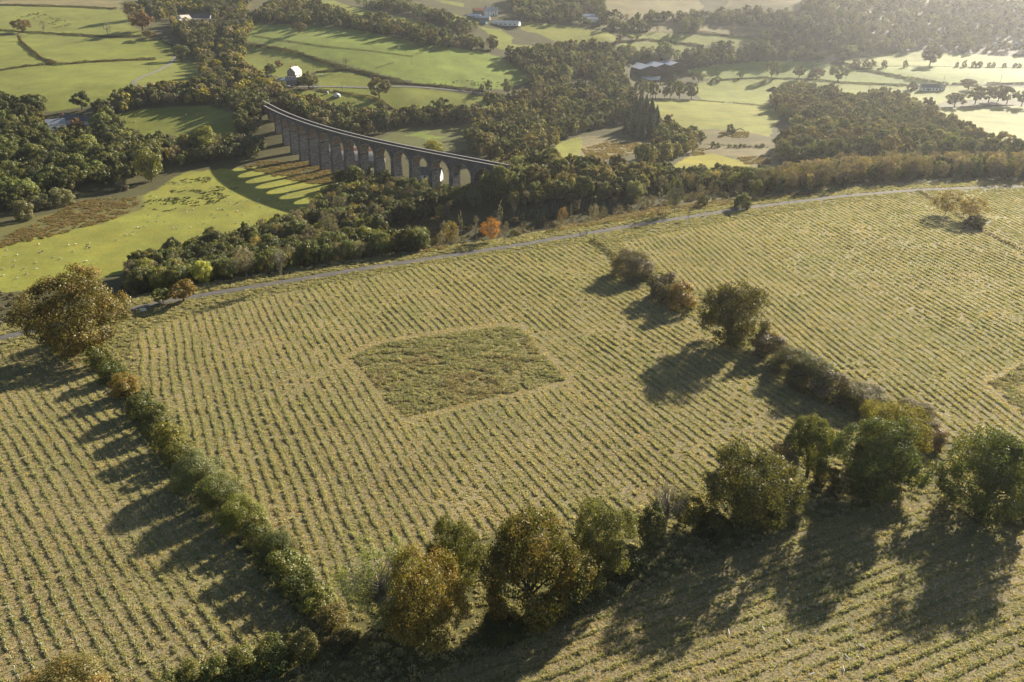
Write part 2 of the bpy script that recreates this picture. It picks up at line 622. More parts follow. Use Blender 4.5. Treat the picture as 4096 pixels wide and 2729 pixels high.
def thing(name, label, cat, loc, rz=0.0, group=None):
    o = bpy.data.objects.new(name, None)
    o.empty_display_size = 0.5
    link(o)
    o.location = loc
    o.rotation_euler = (0, 0, rz)
    return tag(o, label, cat, group)


# ------------------------------------------------------------------ fields: polygons of the sward
GREEN = (0.146, 0.168, 0.027)
BRIGHT = (0.142, 0.190, 0.030)
YELLOWG = (0.185, 0.192, 0.030)
PALE = (0.160, 0.182, 0.027)
TAN = (0.165, 0.138, 0.070)
ROUGH = (0.115, 0.098, 0.045)
WOODFLOOR = (0.052, 0.050, 0.024)
FIELDS = [  # colour, rushiness, crop, outline
    (TAN, 0.6, '1', [(0, -60), (1100, -60), (1100, 60), (1050, 90), (600, 60), (0, 40)]),
    (ROUGH, 0.8, '2', [(0, 0), (160, 0), (230, 30), (200, 70), (60, 75), (0, 60)]),
    (YELLOWG, 0.25, 'o', [(-300, 690), (0, 668), (-300, 560), (0, 545), (150, 520), (330, 452), (420, 396), (520, 386), (640, 384), (770, 425), (770, 470), (690, 496), (620, 540), (560, 570), (300, 625), (120, 665)]),
    (GREEN, 0.15, 'o', [(245, 268), (330, 248), (480, 243), (540, 262), (548, 310), (480, 334), (390, 330), (320, 316), (296, 297)]),
    (GREEN, 0.3, 'o', [(-200, 170), (0, 164), (110, 148), (360, 134), (400, 128), (462, 148), (475, 185), (360, 204), (280, 228), (200, 244), (120, 257), (60, 240), (0, 240), (-200, 240)]),
    (GREEN, 0.3, 'o', [(50, 78), (380, 92), (405, 122), (350, 136), (140, 149), (56, 108)]),
    (GREEN, 0.2, 'o', [(-200, 78), (45, 82), (112, 149), (0, 163), (-200, 168)]),
    (GREEN, 0.55, 'o', [(-200, 10), (100, 13), (285, 22), (297, 55), (345, 82), (100, 80), (-200, 64)]),
    (BRIGHT, 0.1, 'o', [(562, 92), (588, 57), (680, 54), (760, 59), (850, 73), (960, 98), (1100, 116), (1196, 146), (1230, 182), (1150, 205), (1040, 198), (960, 190), (850, 163), (780, 143), (620, 106)]),
    (GREEN, 0.1, 'o', [(535, 118), (562, 104), (620, 108), (700, 124), (770, 158), (720, 165), (690, 185), (600, 168), (560, 142)]),
    (GREEN, 0.1, 'o', [(725, 168), (800, 163), (900, 193), (1000, 206), (1130, 226), (1225, 226), (1150, 244), (1000, 262), (940, 262), (880, 238), (735, 207)]),
    (GREEN, 0.1, 'o', [(640, 205), (740, 212), (850, 224), (885, 246), (905, 264), (820, 262), (740, 248), (660, 226)]),
    ((0.075, 0.085, 0.028), 0.7, 'o', [(850, 330), (920, 295), (1090, 285), (1075, 345), (1000, 352), (900, 340)]),
    (BRIGHT, 0.0, '2', [(1480, 1110), (1570, 1085), (1680, 1075), (1640, 1100), (1830, 1130), (1660, 1140), (1570, 1120)]),
    (PALE, 0.1, '2', [(760, -20), (880, 0), (1000, 40), (1250, 105), (1480, 170), (1300, 150), (1000, 110), (800, 30)]),
    (PALE, 0.1, '2', [(1300, 110), (1480, 140), (1780, 215), (1810, 255), (1550, 215), (1440, 175)]),
    (PALE, 0.1, '2', [(1430, 20), (1700, 60), (2090, 175), (2090, 215), (1900, 180), (1560, 90)]),
    (PALE, 0.1, '2', [(1680, -20), (1960, 25), (1960, 55), (1780, 20)]),
    (PALE, 0.2, '2', [(2080, 215), (2260, 240), (2354, 300), (2354, 430), (2230, 390), (2200, 300)]),
    (YELLOWG, 0.1, '3', [(60, 185), (400, 215), (700, 260), (860, 278), (945, 340), (880, 405), (700, 420), (430, 390), (240, 300), (90, 270)]),
    (YELLOWG, 0.2, '3', [(-40, 390), (240, 415), (490, 455), (300, 500), (180, 525), (0, 485)]),
    (GREEN, 0.0, '3', [(840, 445), (1000, 378), (1260, 368), (1610, 412), (1530, 530), (1400, 470), (1060, 445)]),
    (PALE, 0.0, '3', [(980, 295), (1300, 286), (1740, 312), (2330, 340), (2330, 385), (2100, 390), (1980, 445), (1870, 400), (1700, 402), (1250, 362), (1100, 352)]),
    (TAN, 0.15, '3', [(820, -60), (1640, -60), (1720, 60), (1540, 155), (930, 165), (850, 70)]),
    (TAN, 0.1, '3', [(1870, 115), (1980, -60), (2700, -60), (2560, 100), (2294, 105)]),
    (TAN, 0.2, '3', [(780, 235), (900, 215), (1450, 195), (1700, 225), (2340, 240), (2340, 325), (1700, 292), (1300, 280), (900, 275)]),
    (BRIGHT, 0.0, '3', [(1560, 625), (1830, 575), (2294, 540), (2720, 545), (3000, 600), (3500, 690), (3910, 757), (3200, 755), (2294, 698), (1880, 712), (1700, 690)]),
    (PALE, 0.0, '4', [(640, 547), (1000, 490), (1250, 463), (1600, 468), (2700, 540), (2700, 612), (960, 592), (820, 590)]),
    (BRIGHT, 0.0, '4', [(760, 600), (960, 592), (2700, 610), (2700, 745), (1620, 750), (1250, 695), (850, 615)]),
    (PALE, 0.35, '3', [(1580, 760), (1740, 725), (1900, 712), (2294, 702), (3000, 745), (3600, 765), (4100, 770), (4600, 780), (4600, 880), (3900, 900), (3740, 965), (3400, 850), (3034, 870), (2774, 850), (2424, 810), (2294, 870), (2294, 955), (1980, 922), (1700, 890)]),
    (YELLOWG, 0.3, '3', [(1080, 885), (1700, 900), (2294, 955), (2420, 1000), (2300, 1240), (2000, 1165), (1500, 1155), (1340, 1070), (1290, 985)]),
    ((0.165, 0.178, 0.028), 0.1, '4', [(1400, 1010), (1520, 965), (1700, 962), (2800, 940), (2800, 1500), (2294, 1440), (2030, 1290), (1700, 1190)]),
    (TAN, 0.9, '3', [(300, 1395), (440, 1262), (700, 1212), (860, 1225), (1300, 1310), (1180, 1345), (1000, 1385), (800, 1420), (500, 1450)]),
    (YELLOWG, 0.3, '3', [(300, 1395), (440, 1262), (620, 1225), (640, 1330), (560, 1440)]),
    (ROUGH, 1.0, '3', [(1480, 1150), (2000, 1160), (2380, 1235), (2400, 1500), (2150, 1500), (1950, 1400), (1600, 1390), (1560, 1330), (1720, 1290)]),
    (TAN, 0.5, '3', [(1600, 1365), (1800, 1315), (2320, 1325), (2320, 1400), (2050, 1400), (1800, 1378)]),
    ((0.235, 0.215, 0.014), 0.0, '3', [(1400, 1500), (1580, 1402), (1800, 1374), (2050, 1438), (2270, 1550), (2100, 1590), (1600, 1560)]),
    ((0.10, 0.095, 0.03), 0.9, 'o', [(-60, 560), (0, 515), (120, 490), (330, 448), (325, 480), (230, 515), (80, 545), (0, 562)]),
]
FPOLY = [(np.array(c), r, wpoly(k, p)) for c, r, k, p in FIELDS]

# planted fields on the hill: outline (reading grid) and direction of the rows
PLANTED = {
    'A': ('o', [(-160, 860), (60, 795), (150, 800), (235, 850), (300, 935), (400, 1065), (510, 1200), (600, 1320), (700, 1440), (560, 1478), (380, 1545), (250, 1620), (-160, 1700)], (-0.89, 1.0), 2.25),
    'B': ('o', [(310, 765), (450, 717), (700, 663), (1000, 606), (1350, 556), (1420, 615), (1560, 720), (1720, 810), (1900, 920), (1960, 960), (1880, 1010), (1640, 1120), (1500, 1160), (1250, 1200), (1000, 1260), (800, 1380), (755, 1385), (640, 1240), (500, 1085), (400, 965), (315, 855)], (-0.47, 1.0), 2.4),
    'C': ('o', [(1420, 556), (1700, 503), (2095, 444), (2140, 462), (2280, 520), (2450, 600), (2700, 700), (2700, 1100), (2250, 1040), (2140, 985), (1960, 880), (1750, 760), (1600, 665), (1480, 595)], (-0.16, 1.0), 2.4),
    'D': ('o', [(760, 1640), (1180, 1480), (1500, 1340), (1800, 1225), (2090, 1140), (2250, 1200), (2353, 1225), (2600, 1330), (2600, 1800), (700, 1800)], (1.0, 0.43), 2.5),
    'E': ('o', [(2185, 445), (2700, 440), (2700, 660), (2400, 565), (2280, 508)], (-0.05, 1.0), 2.4),
}
PL = {k: (wpoly(c, p), np.array(d) / np.hypot(*d), s) for k, (c, p, d, s) in PLANTED.items()}
PATCH = wpoly('o', [(806, 820), (870, 790), (1010, 768), (1130, 752), (1195, 752), (1235, 800), (1300, 868), (1240, 888), (1120, 912), (935, 955), (880, 905), (840, 850)])
PATCH_EDGE = wpoly('o', [(780, 822), (850, 783), (1010, 757), (1130, 740), (1205, 742), (1250, 800), (1325, 872), (1240, 900), (1120, 925), (930, 975), (860, 905), (815, 850)])
PATCH2 = wpoly('o', [(2275, 880), (2353, 838), (2500, 820), (2500, 1010), (2353, 950)])
PATCH2_EDGE = wpoly('o', [(2250, 878), (2353, 822), (2520, 800), (2520, 1030), (2353, 968)])


# ------------------------------------------------------------------ ground sheet
def axis(lo, hi, fine_lo, fine_hi, step, grow, cap):
    a = list(np.arange(fine_lo, fine_hi + step, step))
    s = step
    while a[-1] < hi:
        s = min(s * grow, cap if a[-1] < 1700 else 400)
        a.append(a[-1] + s)
    s = step
    b = []
    x = fine_lo
    while x > lo:
        s = min(s * grow, cap if x > -1200 else 400)
        x -= s
        b.append(x)
    return np.array(b[::-1] + a)


ax = axis(-4200, 4200, -190, 240, 1.5, 1.02, 5.0)
ay = axis(-1600, 4200, 60, 420, 1.5, 1.02, 4.0)
XX, YY = np.meshgrid(ax, ay)
ZZ = height_raw(XX, YY)
GROUND_MIN = float(ZZ.min())
nx, ny = len(ax), len(ay)
idx = np.arange(nx * ny).reshape(ny, nx)
quads = np.stack([idx[:-1, :-1], idx[:-1, 1:], idx[1:, 1:], idx[1:, :-1]], -1).reshape(-1, 4)
colr = np.empty((ny, nx, 3))
colr[:] = WOODFLOOR
kindm = np.zeros((ny, nx, 3))
wob = (fbm(XX, YY, 14, 5) - 0.5) * 5
wob2 = (fbm(XX, YY, 14, 9) - 0.5) * 5
far = YY > 1500
colr[far] = (0.09, 0.11, 0.035)
RD = road_dist(XX, YY)
near = RD < 0
colr[near] = (0.082, 0.084, 0.026)
verge = (RD >= 0) & (RD < 26)
colr[verge] = (0.105, 0.095, 0.038)
kindm[verge, 1] = 0.8
scrub = (RD >= 26) & (RD < 75)
colr[scrub] = (0.075, 0.065, 0.03)
kindm[scrub, 1] = 0.6
for c, r, poly in FPOLY:
    bx0, by0 = poly.min(0) - 8
    bx1, by1 = poly.max(0) + 8
    sel = (XX > bx0) & (XX < bx1) & (YY > by0) & (YY < by1) & (RD > 12)
    xs, ys = XX[sel] + wob[sel] * 0.6, YY[sel] + wob2[sel] * 0.6
    inside = inpoly(xs, ys, poly)
    ii = np.argwhere(sel)[inside]
    colr[ii[:, 0], ii[:, 1]] = c
    kindm[ii[:, 0], ii[:, 1], 1] = r
for k, (poly, d, s) in PL.items():
    ins = inpoly(XX + wob * 0.3, YY + wob2 * 0.3, poly)
    kindm[ins, 0] = 1
ins = inpoly(XX, YY, PATCH) | inpoly(XX, YY, PATCH2)
kindm[ins, 0] = 0.35
colr[ins] = (0.15, 0.14, 0.055)
kindm[near, 0] = np.maximum(kindm[near, 0], 0.25)

gme = mesh_arrays('ground', np.stack([XX, YY, ZZ], -1).reshape(-1, 3), quads, mats=[M['land']], smooth=True)
for nm, arr in (('Col', colr), ('kindmask', kindm)):
    a = gme.color_attributes.new(nm, 'FLOAT_COLOR', 'POINT')
    t = np.ones((nx * ny, 4), np.float32)
    t[:, :3] = arr.reshape(-1, 3)
    a.data.foreach_set('color', t.ravel())
ground = link(bpy.data.objects.new('ground', gme))
tag(ground, 'rolling farmland of planted hill fields and green pastures', 'ground', kind='structure')


def strip(name, pts, width, mat, label, lift=0.05, jag=0.25, seed=1, cross=3):
    """a track laid on the land along pts"""
    pts = np.array(pts, float)[:, :2]
    seg = np.hypot(*np.diff(pts, axis=0).T)
    s = np.concatenate([[0], np.cumsum(seg)])
    u = np.arange(0, s[-1], 1.5)
    px = np.interp(u, s, pts[:, 0])
    py = np.interp(u, s, pts[:, 1])
    for _ in range(6):
        px[1:-1] = (px[:-2] + px[1:-1] * 2 + px[2:]) / 4
        py[1:-1] = (py[:-2] + py[1:-1] * 2 + py[2:]) / 4
    tx, ty = np.gradient(px), np.gradient(py)
    ln = np.hypot(tx, ty)
    nxv, nyv = -ty / ln, tx / ln
    r = np.random.default_rng(seed)
    rows = []
    for k in range(cross + 1):
        f = k / cross - 0.5
        j = (r.random(len(px)) - 0.5) * jag * 2 if k in (0, cross) else 0
        rows.append(np.stack([px + nxv * (f * width + j), py + nyv * (f * width + j)], 1))
    V = []
    for row in rows:
        V.append(np.column_stack([row, height_raw(row[:, 0], row[:, 1]) + lift]))
    V = np.stack(V, 1).reshape(-1, 3)
    n, c = len(px), cross + 1
    q = [(i * c + k, i * c + k + 1, (i + 1) * c + k + 1, (i + 1) * c + k) for i in range(n - 1) for k in range(cross)]
    o = link(bpy.data.objects.new(name, mesh_arrays(name, V, np.array(q)[:, ::-1], mats=[mat], smooth=True)))
    return tag(o, label, name.split('_')[-1], kind='structure')


strip('gravel_track', ROAD, 3.2, M['track'], 'grey gravel track curving along the top edge of the planted fields', 0.06, 0.35)
strip('farm_lane', G('1', [(1575, 505), (1500, 590), (1380, 650), (1280, 690), (1200, 735), (1195, 765), (1260, 778), (1400, 775), (1530, 768), (1700, 760)]), 4.0, M['lane'], 'pale farm lane with a hairpin bend in the hillside pasture', 0.35, 0.3)
strip('meadow_lane', G('2', [(600, 715), (780, 708), (960, 712), (1180, 718), (1450, 708), (1700, 722), (1950, 745), (2200, 770), (2354, 800)]), 3.2, M['lane'], 'narrow lane crossing the pasture below the farmhouse', 0.35, 0.2)
strip('valley_lane', G('3', [(-20, 868), (90, 890), (200, 905)]), 5, M['lane'], 'short stretch of pale lane beside a hedge', 0.35, 0.2)
strip('farm_yard', G('2', [(385, 690), (450, 665), (520, 668), (600, 690)]), 26, M['yard'], 'concrete yard between the farm buildings', 0.4, 1.0)
strip('works_yard', G('2', [(840, 1290), (960, 1250), (1100, 1240), (1230, 1255)]), 26, M['yard'], 'pale works yard behind the viaduct', 0.4, 1.0)

# ------------------------------------------------------------------ tree shapes (unit width, unit height)
def unit(v):
    return v / (np.linalg.norm(v, axis=-1, keepdims=True) + 1e-9)


def cards(r, pos, nrm, size, tint):
    n = len(pos)
    nrm = unit(nrm)
    ref = unit(r.normal(size=(n, 3)))
    t = unit(np.cross(nrm, ref))
    b = np.cross(nrm, t)
    s = size * r.uniform(0.6, 1.25, (n, 1))
    k = r.uniform(0.55, 0.95, (n, 1))
    q = np.stack([pos + t * s, pos + b * s * k + t * s * r.uniform(-0.3, 0.3, (n, 1)), pos - t * s, pos - b * s * k], 1)
    return q.reshape(-1, 3), np.repeat(tint, 4, 0)


def lobe_cloud(r, cen, rad, mid, n, size, shell=(0.70, 1.05), flat=0.85, zmin=0.02):
    p = rad ** 2
    li = r.choice(len(cen), n, p=p / p.sum())
    d = unit(r.normal(size=(n, 3)))
    out = unit(cen[li] - mid)
    dot = (d * out).sum(1)
    flip = (dot < -0.15) & (r.random(n) < 0.75)
    d[flip] *= -1
    sc = np.array([1, 1, flat])
    pos = cen[li] + d * sc * (rad[li] * r.uniform(*shell, n))[:, None]
    nrm = d * 1.0 + r.normal(size=(n, 3)) * 0.42 + np.array([0, 0, 0.22])
    lr = r.random(len(cen))
    tint = np.stack([r.random(n), np.clip(lr[li] * 0.75 + r.random(n) * 0.25, 0, 1), np.zeros(n)], 1)
    k = pos[:, 2] > zmin
    return cards(r, pos[k], nrm[k], size, tint[k])


def ellip_lobes(r, n, mid, radii, lr, push=0.72, zlo=-1.0):
    cen = []
    g = math.pi * (3 - math.sqrt(5))
    for i in range(n):
        z = 1 - 2 * (i + 0.5) / n
        if z < zlo:
            continue
        q = math.sqrt(1 - z * z)
        a = g * i + r.uniform(-0.4, 0.4)
        k = push * r.uniform(0.66, 1.2)
        cen.append((mid[0] + math.cos(a) * q * radii[0] * k, mid[1] + math.sin(a) * q * radii[1] * k, mid[2] + z * radii[2] * k))
    cen = np.array(cen)
    rad = r.uniform(*lr, len(cen))
    return cen, rad


def bough_lobes(r, nb, mid, radii, br, per, lr, zmin):
    """a crown of several great boughs, each a knot of leaf clumps, with gaps between"""
    bc, brad = ellip_lobes(r, nb, mid, radii, br, 1.0, -0.9)
    bc = np.vstack([bc, mid + np.array([[0, 0, 0.1]])])
    brad = np.append(brad, br[1])
    cen, rad = [], []
    for c, b in zip(bc, brad):
        d = unit(r.normal(size=(per, 3)))
        out = c - mid
        d = unit(d + out / (np.linalg.norm(out) + 1e-6) * 0.55)
        cen.append(c + d * b * np.array([1, 1, 0.85]) * r.uniform(0.6, 1.05, (per, 1)))
        rad.append(r.uniform(*lr, per))
    cen, rad = np.vstack(cen), np.concatenate(rad)
    cen[:, 2] = np.maximum(cen[:, 2], zmin)
    return bc, cen, rad


def limbs(r, mb, cen, rad, trunk_top, tr, count, wig=0.03):
    mb.tube([(0, 0, -0.03), (r.uniform(-.01, .01), r.uniform(-.01, .01), trunk_top * 0.5), (0, 0, trunk_top), (r.uniform(-.05, .05), r.uniform(-.05, .05), trunk_top + 0.25)],
            [tr * 1.25, tr, tr * 0.8, tr * 0.3], 7)
    for i in r.choice(len(cen), min(count, len(cen)), replace=False):
        c = cen[i]
        st = np.array([0, 0, trunk_top * r.uniform(0.75, 1.1)])
        m1 = st + (c - st) * 0.45 + r.normal(size=3) * wig + np.array([0, 0, 0.03])
        e = st + (c - st) * 1.02
        mb.tube([st, m1, e], [tr * 0.5, tr * 0.28, tr * 0.1], 5)


def twigs(r, mb, n, mid, radii, start, rad):
    for i in range(n):
        d = unit(r.normal(size=3))
        d[2] = abs(d[2]) * 0.8 - 0.15
        e = mid + d * radii * r.uniform(0.75, 1.05)
        st = np.array([0, 0, start + r.random() * 0.25])
        m1 = st + (e - st) * 0.5 + r.normal(size=3) * 0.03
        mb.tube([st, m1, e], [rad, rad * 0.6, rad * 0.25], 3)
        for k in range(3):
            b = m1 + (e - m1) * r.uniform(0.1, 0.9)
            f = b + (e - m1) * 0.35 + r.normal(size=3) * 0.05
            mb.tube([b, f], [rad * 0.4, rad * 0.2], 3)


def mb_arrays(mb):
    q = np.array([f for f in mb.f if len(f) == 4], int).reshape(-1, 4)
    return np.array(mb.v, float).reshape(-1, 3), q


SHAPES = {}
LEAFN = {'hi': (30000, 0.0112), 'mid': (5200, 0.0245), 'low': (1500, 0.043)}


def shape(kind, lod, var):
    key = (kind, lod, var)
    if key in SHAPES:
        return SHAPES[key]
    r = np.random.default_rng(sum(ord(ch) * (i + 3) for i, ch in enumerate(kind)) * 31 + var * 977)
    n, size = LEAFN[lod]
    mb = MB()
    bark = 'bark'
    leaf = 'leaf'
    nl = {'hi': 46, 'mid': 26, 'low': 16}[lod]
    if kind == 'oak':
        mid = np.array([0, 0, 0.58])
        nb, per = {'hi': (11, 11), 'mid': (9, 7), 'low': (8, 4)}[lod]
        bc, cen, rad = bough_lobes(r, nb, mid, (0.29, 0.29, 0.24), (0.15, 0.23), per + 2, (0.05, 0.12), 0.2)
        limbs(r, mb, bc, rad, 0.26, 0.028, 9 if lod == 'hi' else 5)
        v, t = lobe_cloud(r, cen, rad, mid, n, size, (0.5, 1.15), zmin=0.12)
    elif kind == 'fulloak':           # a hedgerow oak leafy almost to the ground
        mid = np.array([0, 0, 0.47])
        nb, per = {'hi': (14, 12), 'mid': (11, 7), 'low': (9, 4)}[lod]
        bc, cen, rad = bough_lobes(r, nb, mid, (0.31, 0.31, 0.33), (0.16, 0.25), per + 4, (0.05, 0.12), 0.06)
        limbs(r, mb, bc, rad, 0.2, 0.026, 12 if lod == 'hi' else 5)
        v, t = lobe_cloud(r, cen, rad, mid, n, size, (0.5, 1.15), zmin=0.02)
    elif kind == 'willow':
        mid = np.array([0, 0, 0.5])
        cen, rad = ellip_lobes(r, nl, mid, (0.44, 0.44, 0.46), (0.11, 0.2), 0.72)
        cen[:, 2] = np.maximum(cen[:, 2], 0.12)
        limbs(r, mb, cen, rad, 0.12, 0.016, 12 if lod == 'hi' else 6)
        v, t = lobe_cloud(r, cen, rad, mid, n, size, (0.4, 1.05), zmin=0.01)
    elif kind == 'bush':
        mid = np.array([0, 0, 0.3])
        cen, rad = ellip_lobes(r, nl, mid, (0.46, 0.46, 0.66), (0.13, 0.22), 0.7, -0.45)
        cen[:, 2] = np.clip(cen[:, 2], 0.1, 0.84)
        limbs(r, mb, cen, rad, 0.08, 0.014, 8)
        v, t = lobe_cloud(r, cen, rad, mid, n, size, (0.45, 1.05), zmin=0.0)
    elif kind == 'birch':
        mid = np.array([0, 0, 0.58])
        cen, rad = ellip_lobes(r, nl, mid, (0.36, 0.36, 0.40), (0.1, 0.18), 0.85)
        twigs(r, mb, {'hi': 60, 'mid': 26, 'low': 8}[lod], mid, np.array([0.42, 0.42, 0.42]), 0.2, 0.006)
        mb.tube([(0, 0, -0.02), (0.01, 0, 0.4), (0, 0.01, 0.95)], [0.016, 0.012, 0.003], 6)
        v, t = lobe_cloud(r, cen, rad, mid, int(n * 0.55), size * 0.8, (0.1, 1.15), zmin=0.1)
        bark = 'bark_pale'
    elif kind == 'bare':
        mid = np.array([0, 0, 0.66])
        twigs(r, mb, {'hi': 90, 'mid': 46, 'low': 16}[lod], mid, np.array([0.42, 0.42, 0.36]), 0.28, 0.011)
        mb.tube([(0, 0, -0.02), (0.015, 0, 0.35), (0, 0.02, 0.7), (0.01, 0, 0.97)], [0.026, 0.02, 0.012, 0.003], 6)
        cen, rad = ellip_lobes(r, nl, mid, (0.4, 0.4, 0.32), (0.08, 0.14), 0.85)
        v, t = lobe_cloud(r, cen, rad, mid, int(n * 0.12), size * 0.7, (0.1, 1.1), zmin=0.15)
        bark = 'bark_pale'
    elif kind == 'thin':              # half bare ash: pale limbs, scattered leaves
        mid = np.array([0, 0, 0.6])
        cen, rad = ellip_lobes(r, nl + 10, mid, (0.44, 0.44, 0.40), (0.07, 0.15), 0.88)
        limbs(r, mb, cen, rad, 0.3, 0.02, 24, 0.05)
        twigs(r, mb, 120, mid, np.array([0.49, 0.49, 0.42]), 0.3, 0.004)
        v, t = lobe_cloud(r, cen, rad, mid, int(n * 0.42), size * 0.8, (0.1, 1.15), zmin=0.12)
        bark = 'bark_pale'
    elif kind == 'dead':              # gaunt trunk with short snags
        mb.tube([(0, 0, -0.02), (0.01, 0.0, 0.4), (-0.01, 0.01, 0.75), (0.01, 0, 1.0)], [0.05, 0.04, 0.028, 0.008], 6)
        for i in range(16):
            z = r.uniform(0.35, 0.97)
            a = r.uniform(0, 6.28)
            l = r.uniform(0.2, 0.5) * (1.25 - z)
            e = (math.cos(a) * l, math.sin(a) * l, z + l * 0.25)
            mb.tube([(0, 0, z), (e[0] * .5, e[1] * .5, z + l * .05), e], [0.017, 0.012, 0.005], 4)
        mid = np.array([0, 0, 0.7])
        cen, rad = ellip_lobes(r, 12, mid, (0.25, 0.25, 0.25), (0.08, 0.12), 0.9)
        v, t = lobe_cloud(r, cen, rad, mid, int(n * 0.05), size * 0.8, (0.1, 1.1))
        bark = 'bark_pale'
    elif kind == 'spruce':
        leaf = 'leaf_needle'
        z = 1 - r.random(n) ** 0.6 * 0.97
        lay = (z * (14 if lod != 'low' else 8)) % 1.0
        rr = (1 - z) ** 0.85 * 0.48 * (1.02 - 0.45 * lay) * np.sqrt(r.uniform(0.25, 1, n)) + 0.012
        a = r.uniform(0, 6.283, n)
        rr = rr * (1 + 0.18 * np.sin(a * 5 + z * 40))
        pos = np.stack([np.cos(a) * rr, np.sin(a) * rr, z - rr * 0.18], 1)
        nrm = np.stack([np.cos(a) * 0.5, np.sin(a) * 0.5, np.full(n, 0.8)], 1) + r.normal(size=(n, 3)) * 0.45
        tint = np.stack([r.random(n), r.random(n), np.zeros(n)], 1)
        k = pos[:, 2] > 0.02
        v, t = cards(r, pos[k], nrm[k], size, tint[k])
        mb.tube([(0, 0, -0.02), (0, 0, 0.5), (0, 0, 0.98)], [0.02, 0.012, 0.002], 6)
    elif kind == 'column':
        mid = np.array([0, 0, 0.5])
        cen = np.stack([r.uniform(-.2, .2, nl), r.uniform(-.2, .2, nl), np.linspace(0.12, 0.93, nl)], 1)
        rad = 0.28 * np.sin(np.clip(cen[:, 2], 0.1, 0.97) * math.pi) ** 0.5 * r.uniform(0.8, 1.1, nl)
        v, t = lobe_cloud(r, cen, rad, mid, n, size * 1.2, (0.6, 1.05), 0.35)
        mb.tube([(0, 0, -0.02), (0, 0, 0.9)], [0.04, 0.01], 6)
        leaf = 'leaf_needle'
    if kind not in ('dead', 'spruce', 'column'):
        kx = 0.5 / np.quantile(np.hypot(v[:, 0], v[:, 1]), 0.985)
        kz = 1.0 / np.quantile(v[:, 2], 0.998)
        v = v * np.array([kx, kx, kz])
        mb.v = [(a * kx, b * kx, c * kz) for a, b, c in mb.v]
    crown = mesh_arrays('crown_' + kind, v, np.arange(len(v)).reshape(-1, 4), mats=[M[leaf]], tint=t)
    trunk = mb.mesh('trunk_' + kind, M[bark])
    tv, tq = mb_arrays(mb)
    nv = len(v)
    both = mesh_arrays('tree_' + kind, np.vstack([v, tv]), np.vstack([np.arange(nv).reshape(-1, 4), tq + nv]), mats=[M[leaf], M[bark]],
                       midx=np.concatenate([np.zeros(nv // 4, int), np.ones(len(tq), int)]), tint=np.vstack([t, np.ones((len(tv), 3))]))
    SHAPES[key] = (crown, trunk, both)
    return SHAPES[key]


TREE_NAMES = {'oak': 'oak_tree', 'fulloak': 'oak_tree', 'willow': 'willow_tree', 'bush': 'bush', 'birch': 'birch_tree', 'bare': 'bare_tree', 'thin': 'ash_tree', 'dead': 'dead_tree',
              'spruce': 'spruce_tree', 'column': 'cypress_tree'}
TREE_CATS = {'oak': 'oak tree', 'fulloak': 'oak tree', 'willow': 'willow tree', 'bush': 'bush', 'birch': 'birch tree', 'bare': 'bare tree', 'thin': 'ash tree', 'dead': 'dead tree',
             'spruce': 'conifer', 'column': 'conifer'}


LEAF_K = np.array([2.0, 2.0, 1.75])


def own_mat(o, mat, slot=0):
    o.material_slots[slot].link = 'OBJECT'
    o.material_slots[slot].material = M[mat]


def tree(kind, base, w, h, color, label, mat=None, group=None, rz=None, parts=True, var=None, name=None, cat=None, lean=0.0):
    """one tree standing at base: crown and trunk, or one small mesh when it is far away"""
    base = np.array(base, float)
    dist = math.sqrt(base[0] ** 2 + base[1] ** 2 + (base[2] - CAMZ) ** 2)
    px = w / dist * 796
    lod = 'hi' if px > 42 else ('mid' if px > 11 else 'low')
    if var is None:
        var = int(rng.integers(0, 4))
    if lod == 'low':
        var %= 3
    crown, trunk, both = shape(kind, lod, var)
    rz = rng.uniform(0, 6.28) if rz is None else rz
    name = name or TREE_NAMES[kind]
    col = (*(np.array(color) * LEAF_K), 1)
    z = base[2] - 0.1
    if parts:
        o = thing(name, label, cat or TREE_CATS[kind], (base[0], base[1], z), rz, group)
        o.rotation_euler = (lean, 0, rz)
        c = link(bpy.data.objects.new('crown', crown), o)
        t = link(bpy.data.objects.new('trunk', trunk), o)
        c.color = col
        for q in (c, t):
            q.scale = (w, w, h)
        if mat:
            own_mat(c, mat)
    else:
        o = link(bpy.data.objects.new(name, both))
        o.location = (base[0], base[1], z)
        o.rotation_euler = (0, 0, rz)
        o.scale = (w, w, h)
        o.color = col
        if mat:
            own_mat(o, mat)
        tag(o, label, cat or TREE_CATS[kind], group)
    return o


def px_tree(kind, c, base, left, right, top, color, label, mat=None, squash=1.0, **kw):
    """a tree measured in the photograph: its foot, the left and right edge of its crown and its top"""
    b = G(c, [base])[0]
    pts = ov(c, [(left, base[1]), (right, base[1]), (base[0], top)])
    _, _, zc = project(b)
    w = abs(pts[1, 0] - pts[0, 0]) / FOC * zc
    h = height_of(b, pts[2, 1])
    h = max(h - 0.22 * w * abs(b[2] - CAMZ) / math.hypot(b[0], b[1]), 0.5 * h) * squash   # the crown's far shoulder shows above its top
    return tree(kind, b, w, h, color, label, mat, **kw)


OLIVE = (0.066, 0.068, 0.024)
DARK = (0.046, 0.051, 0.022)
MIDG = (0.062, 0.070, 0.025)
GREY = (0.088, 0.092, 0.056)
PALEG = (0.115, 0.115, 0.060)
YELLOW = (0.165, 0.130, 0.022)
BROWN = (0.105, 0.070, 0.030)
RUST = (0.145, 0.072, 0.018)
BLUEG = (0.048, 0.066, 0.040)
TWIG = (0.095, 0.080, 0.055)
LIME = (0.088, 0.092, 0.026)

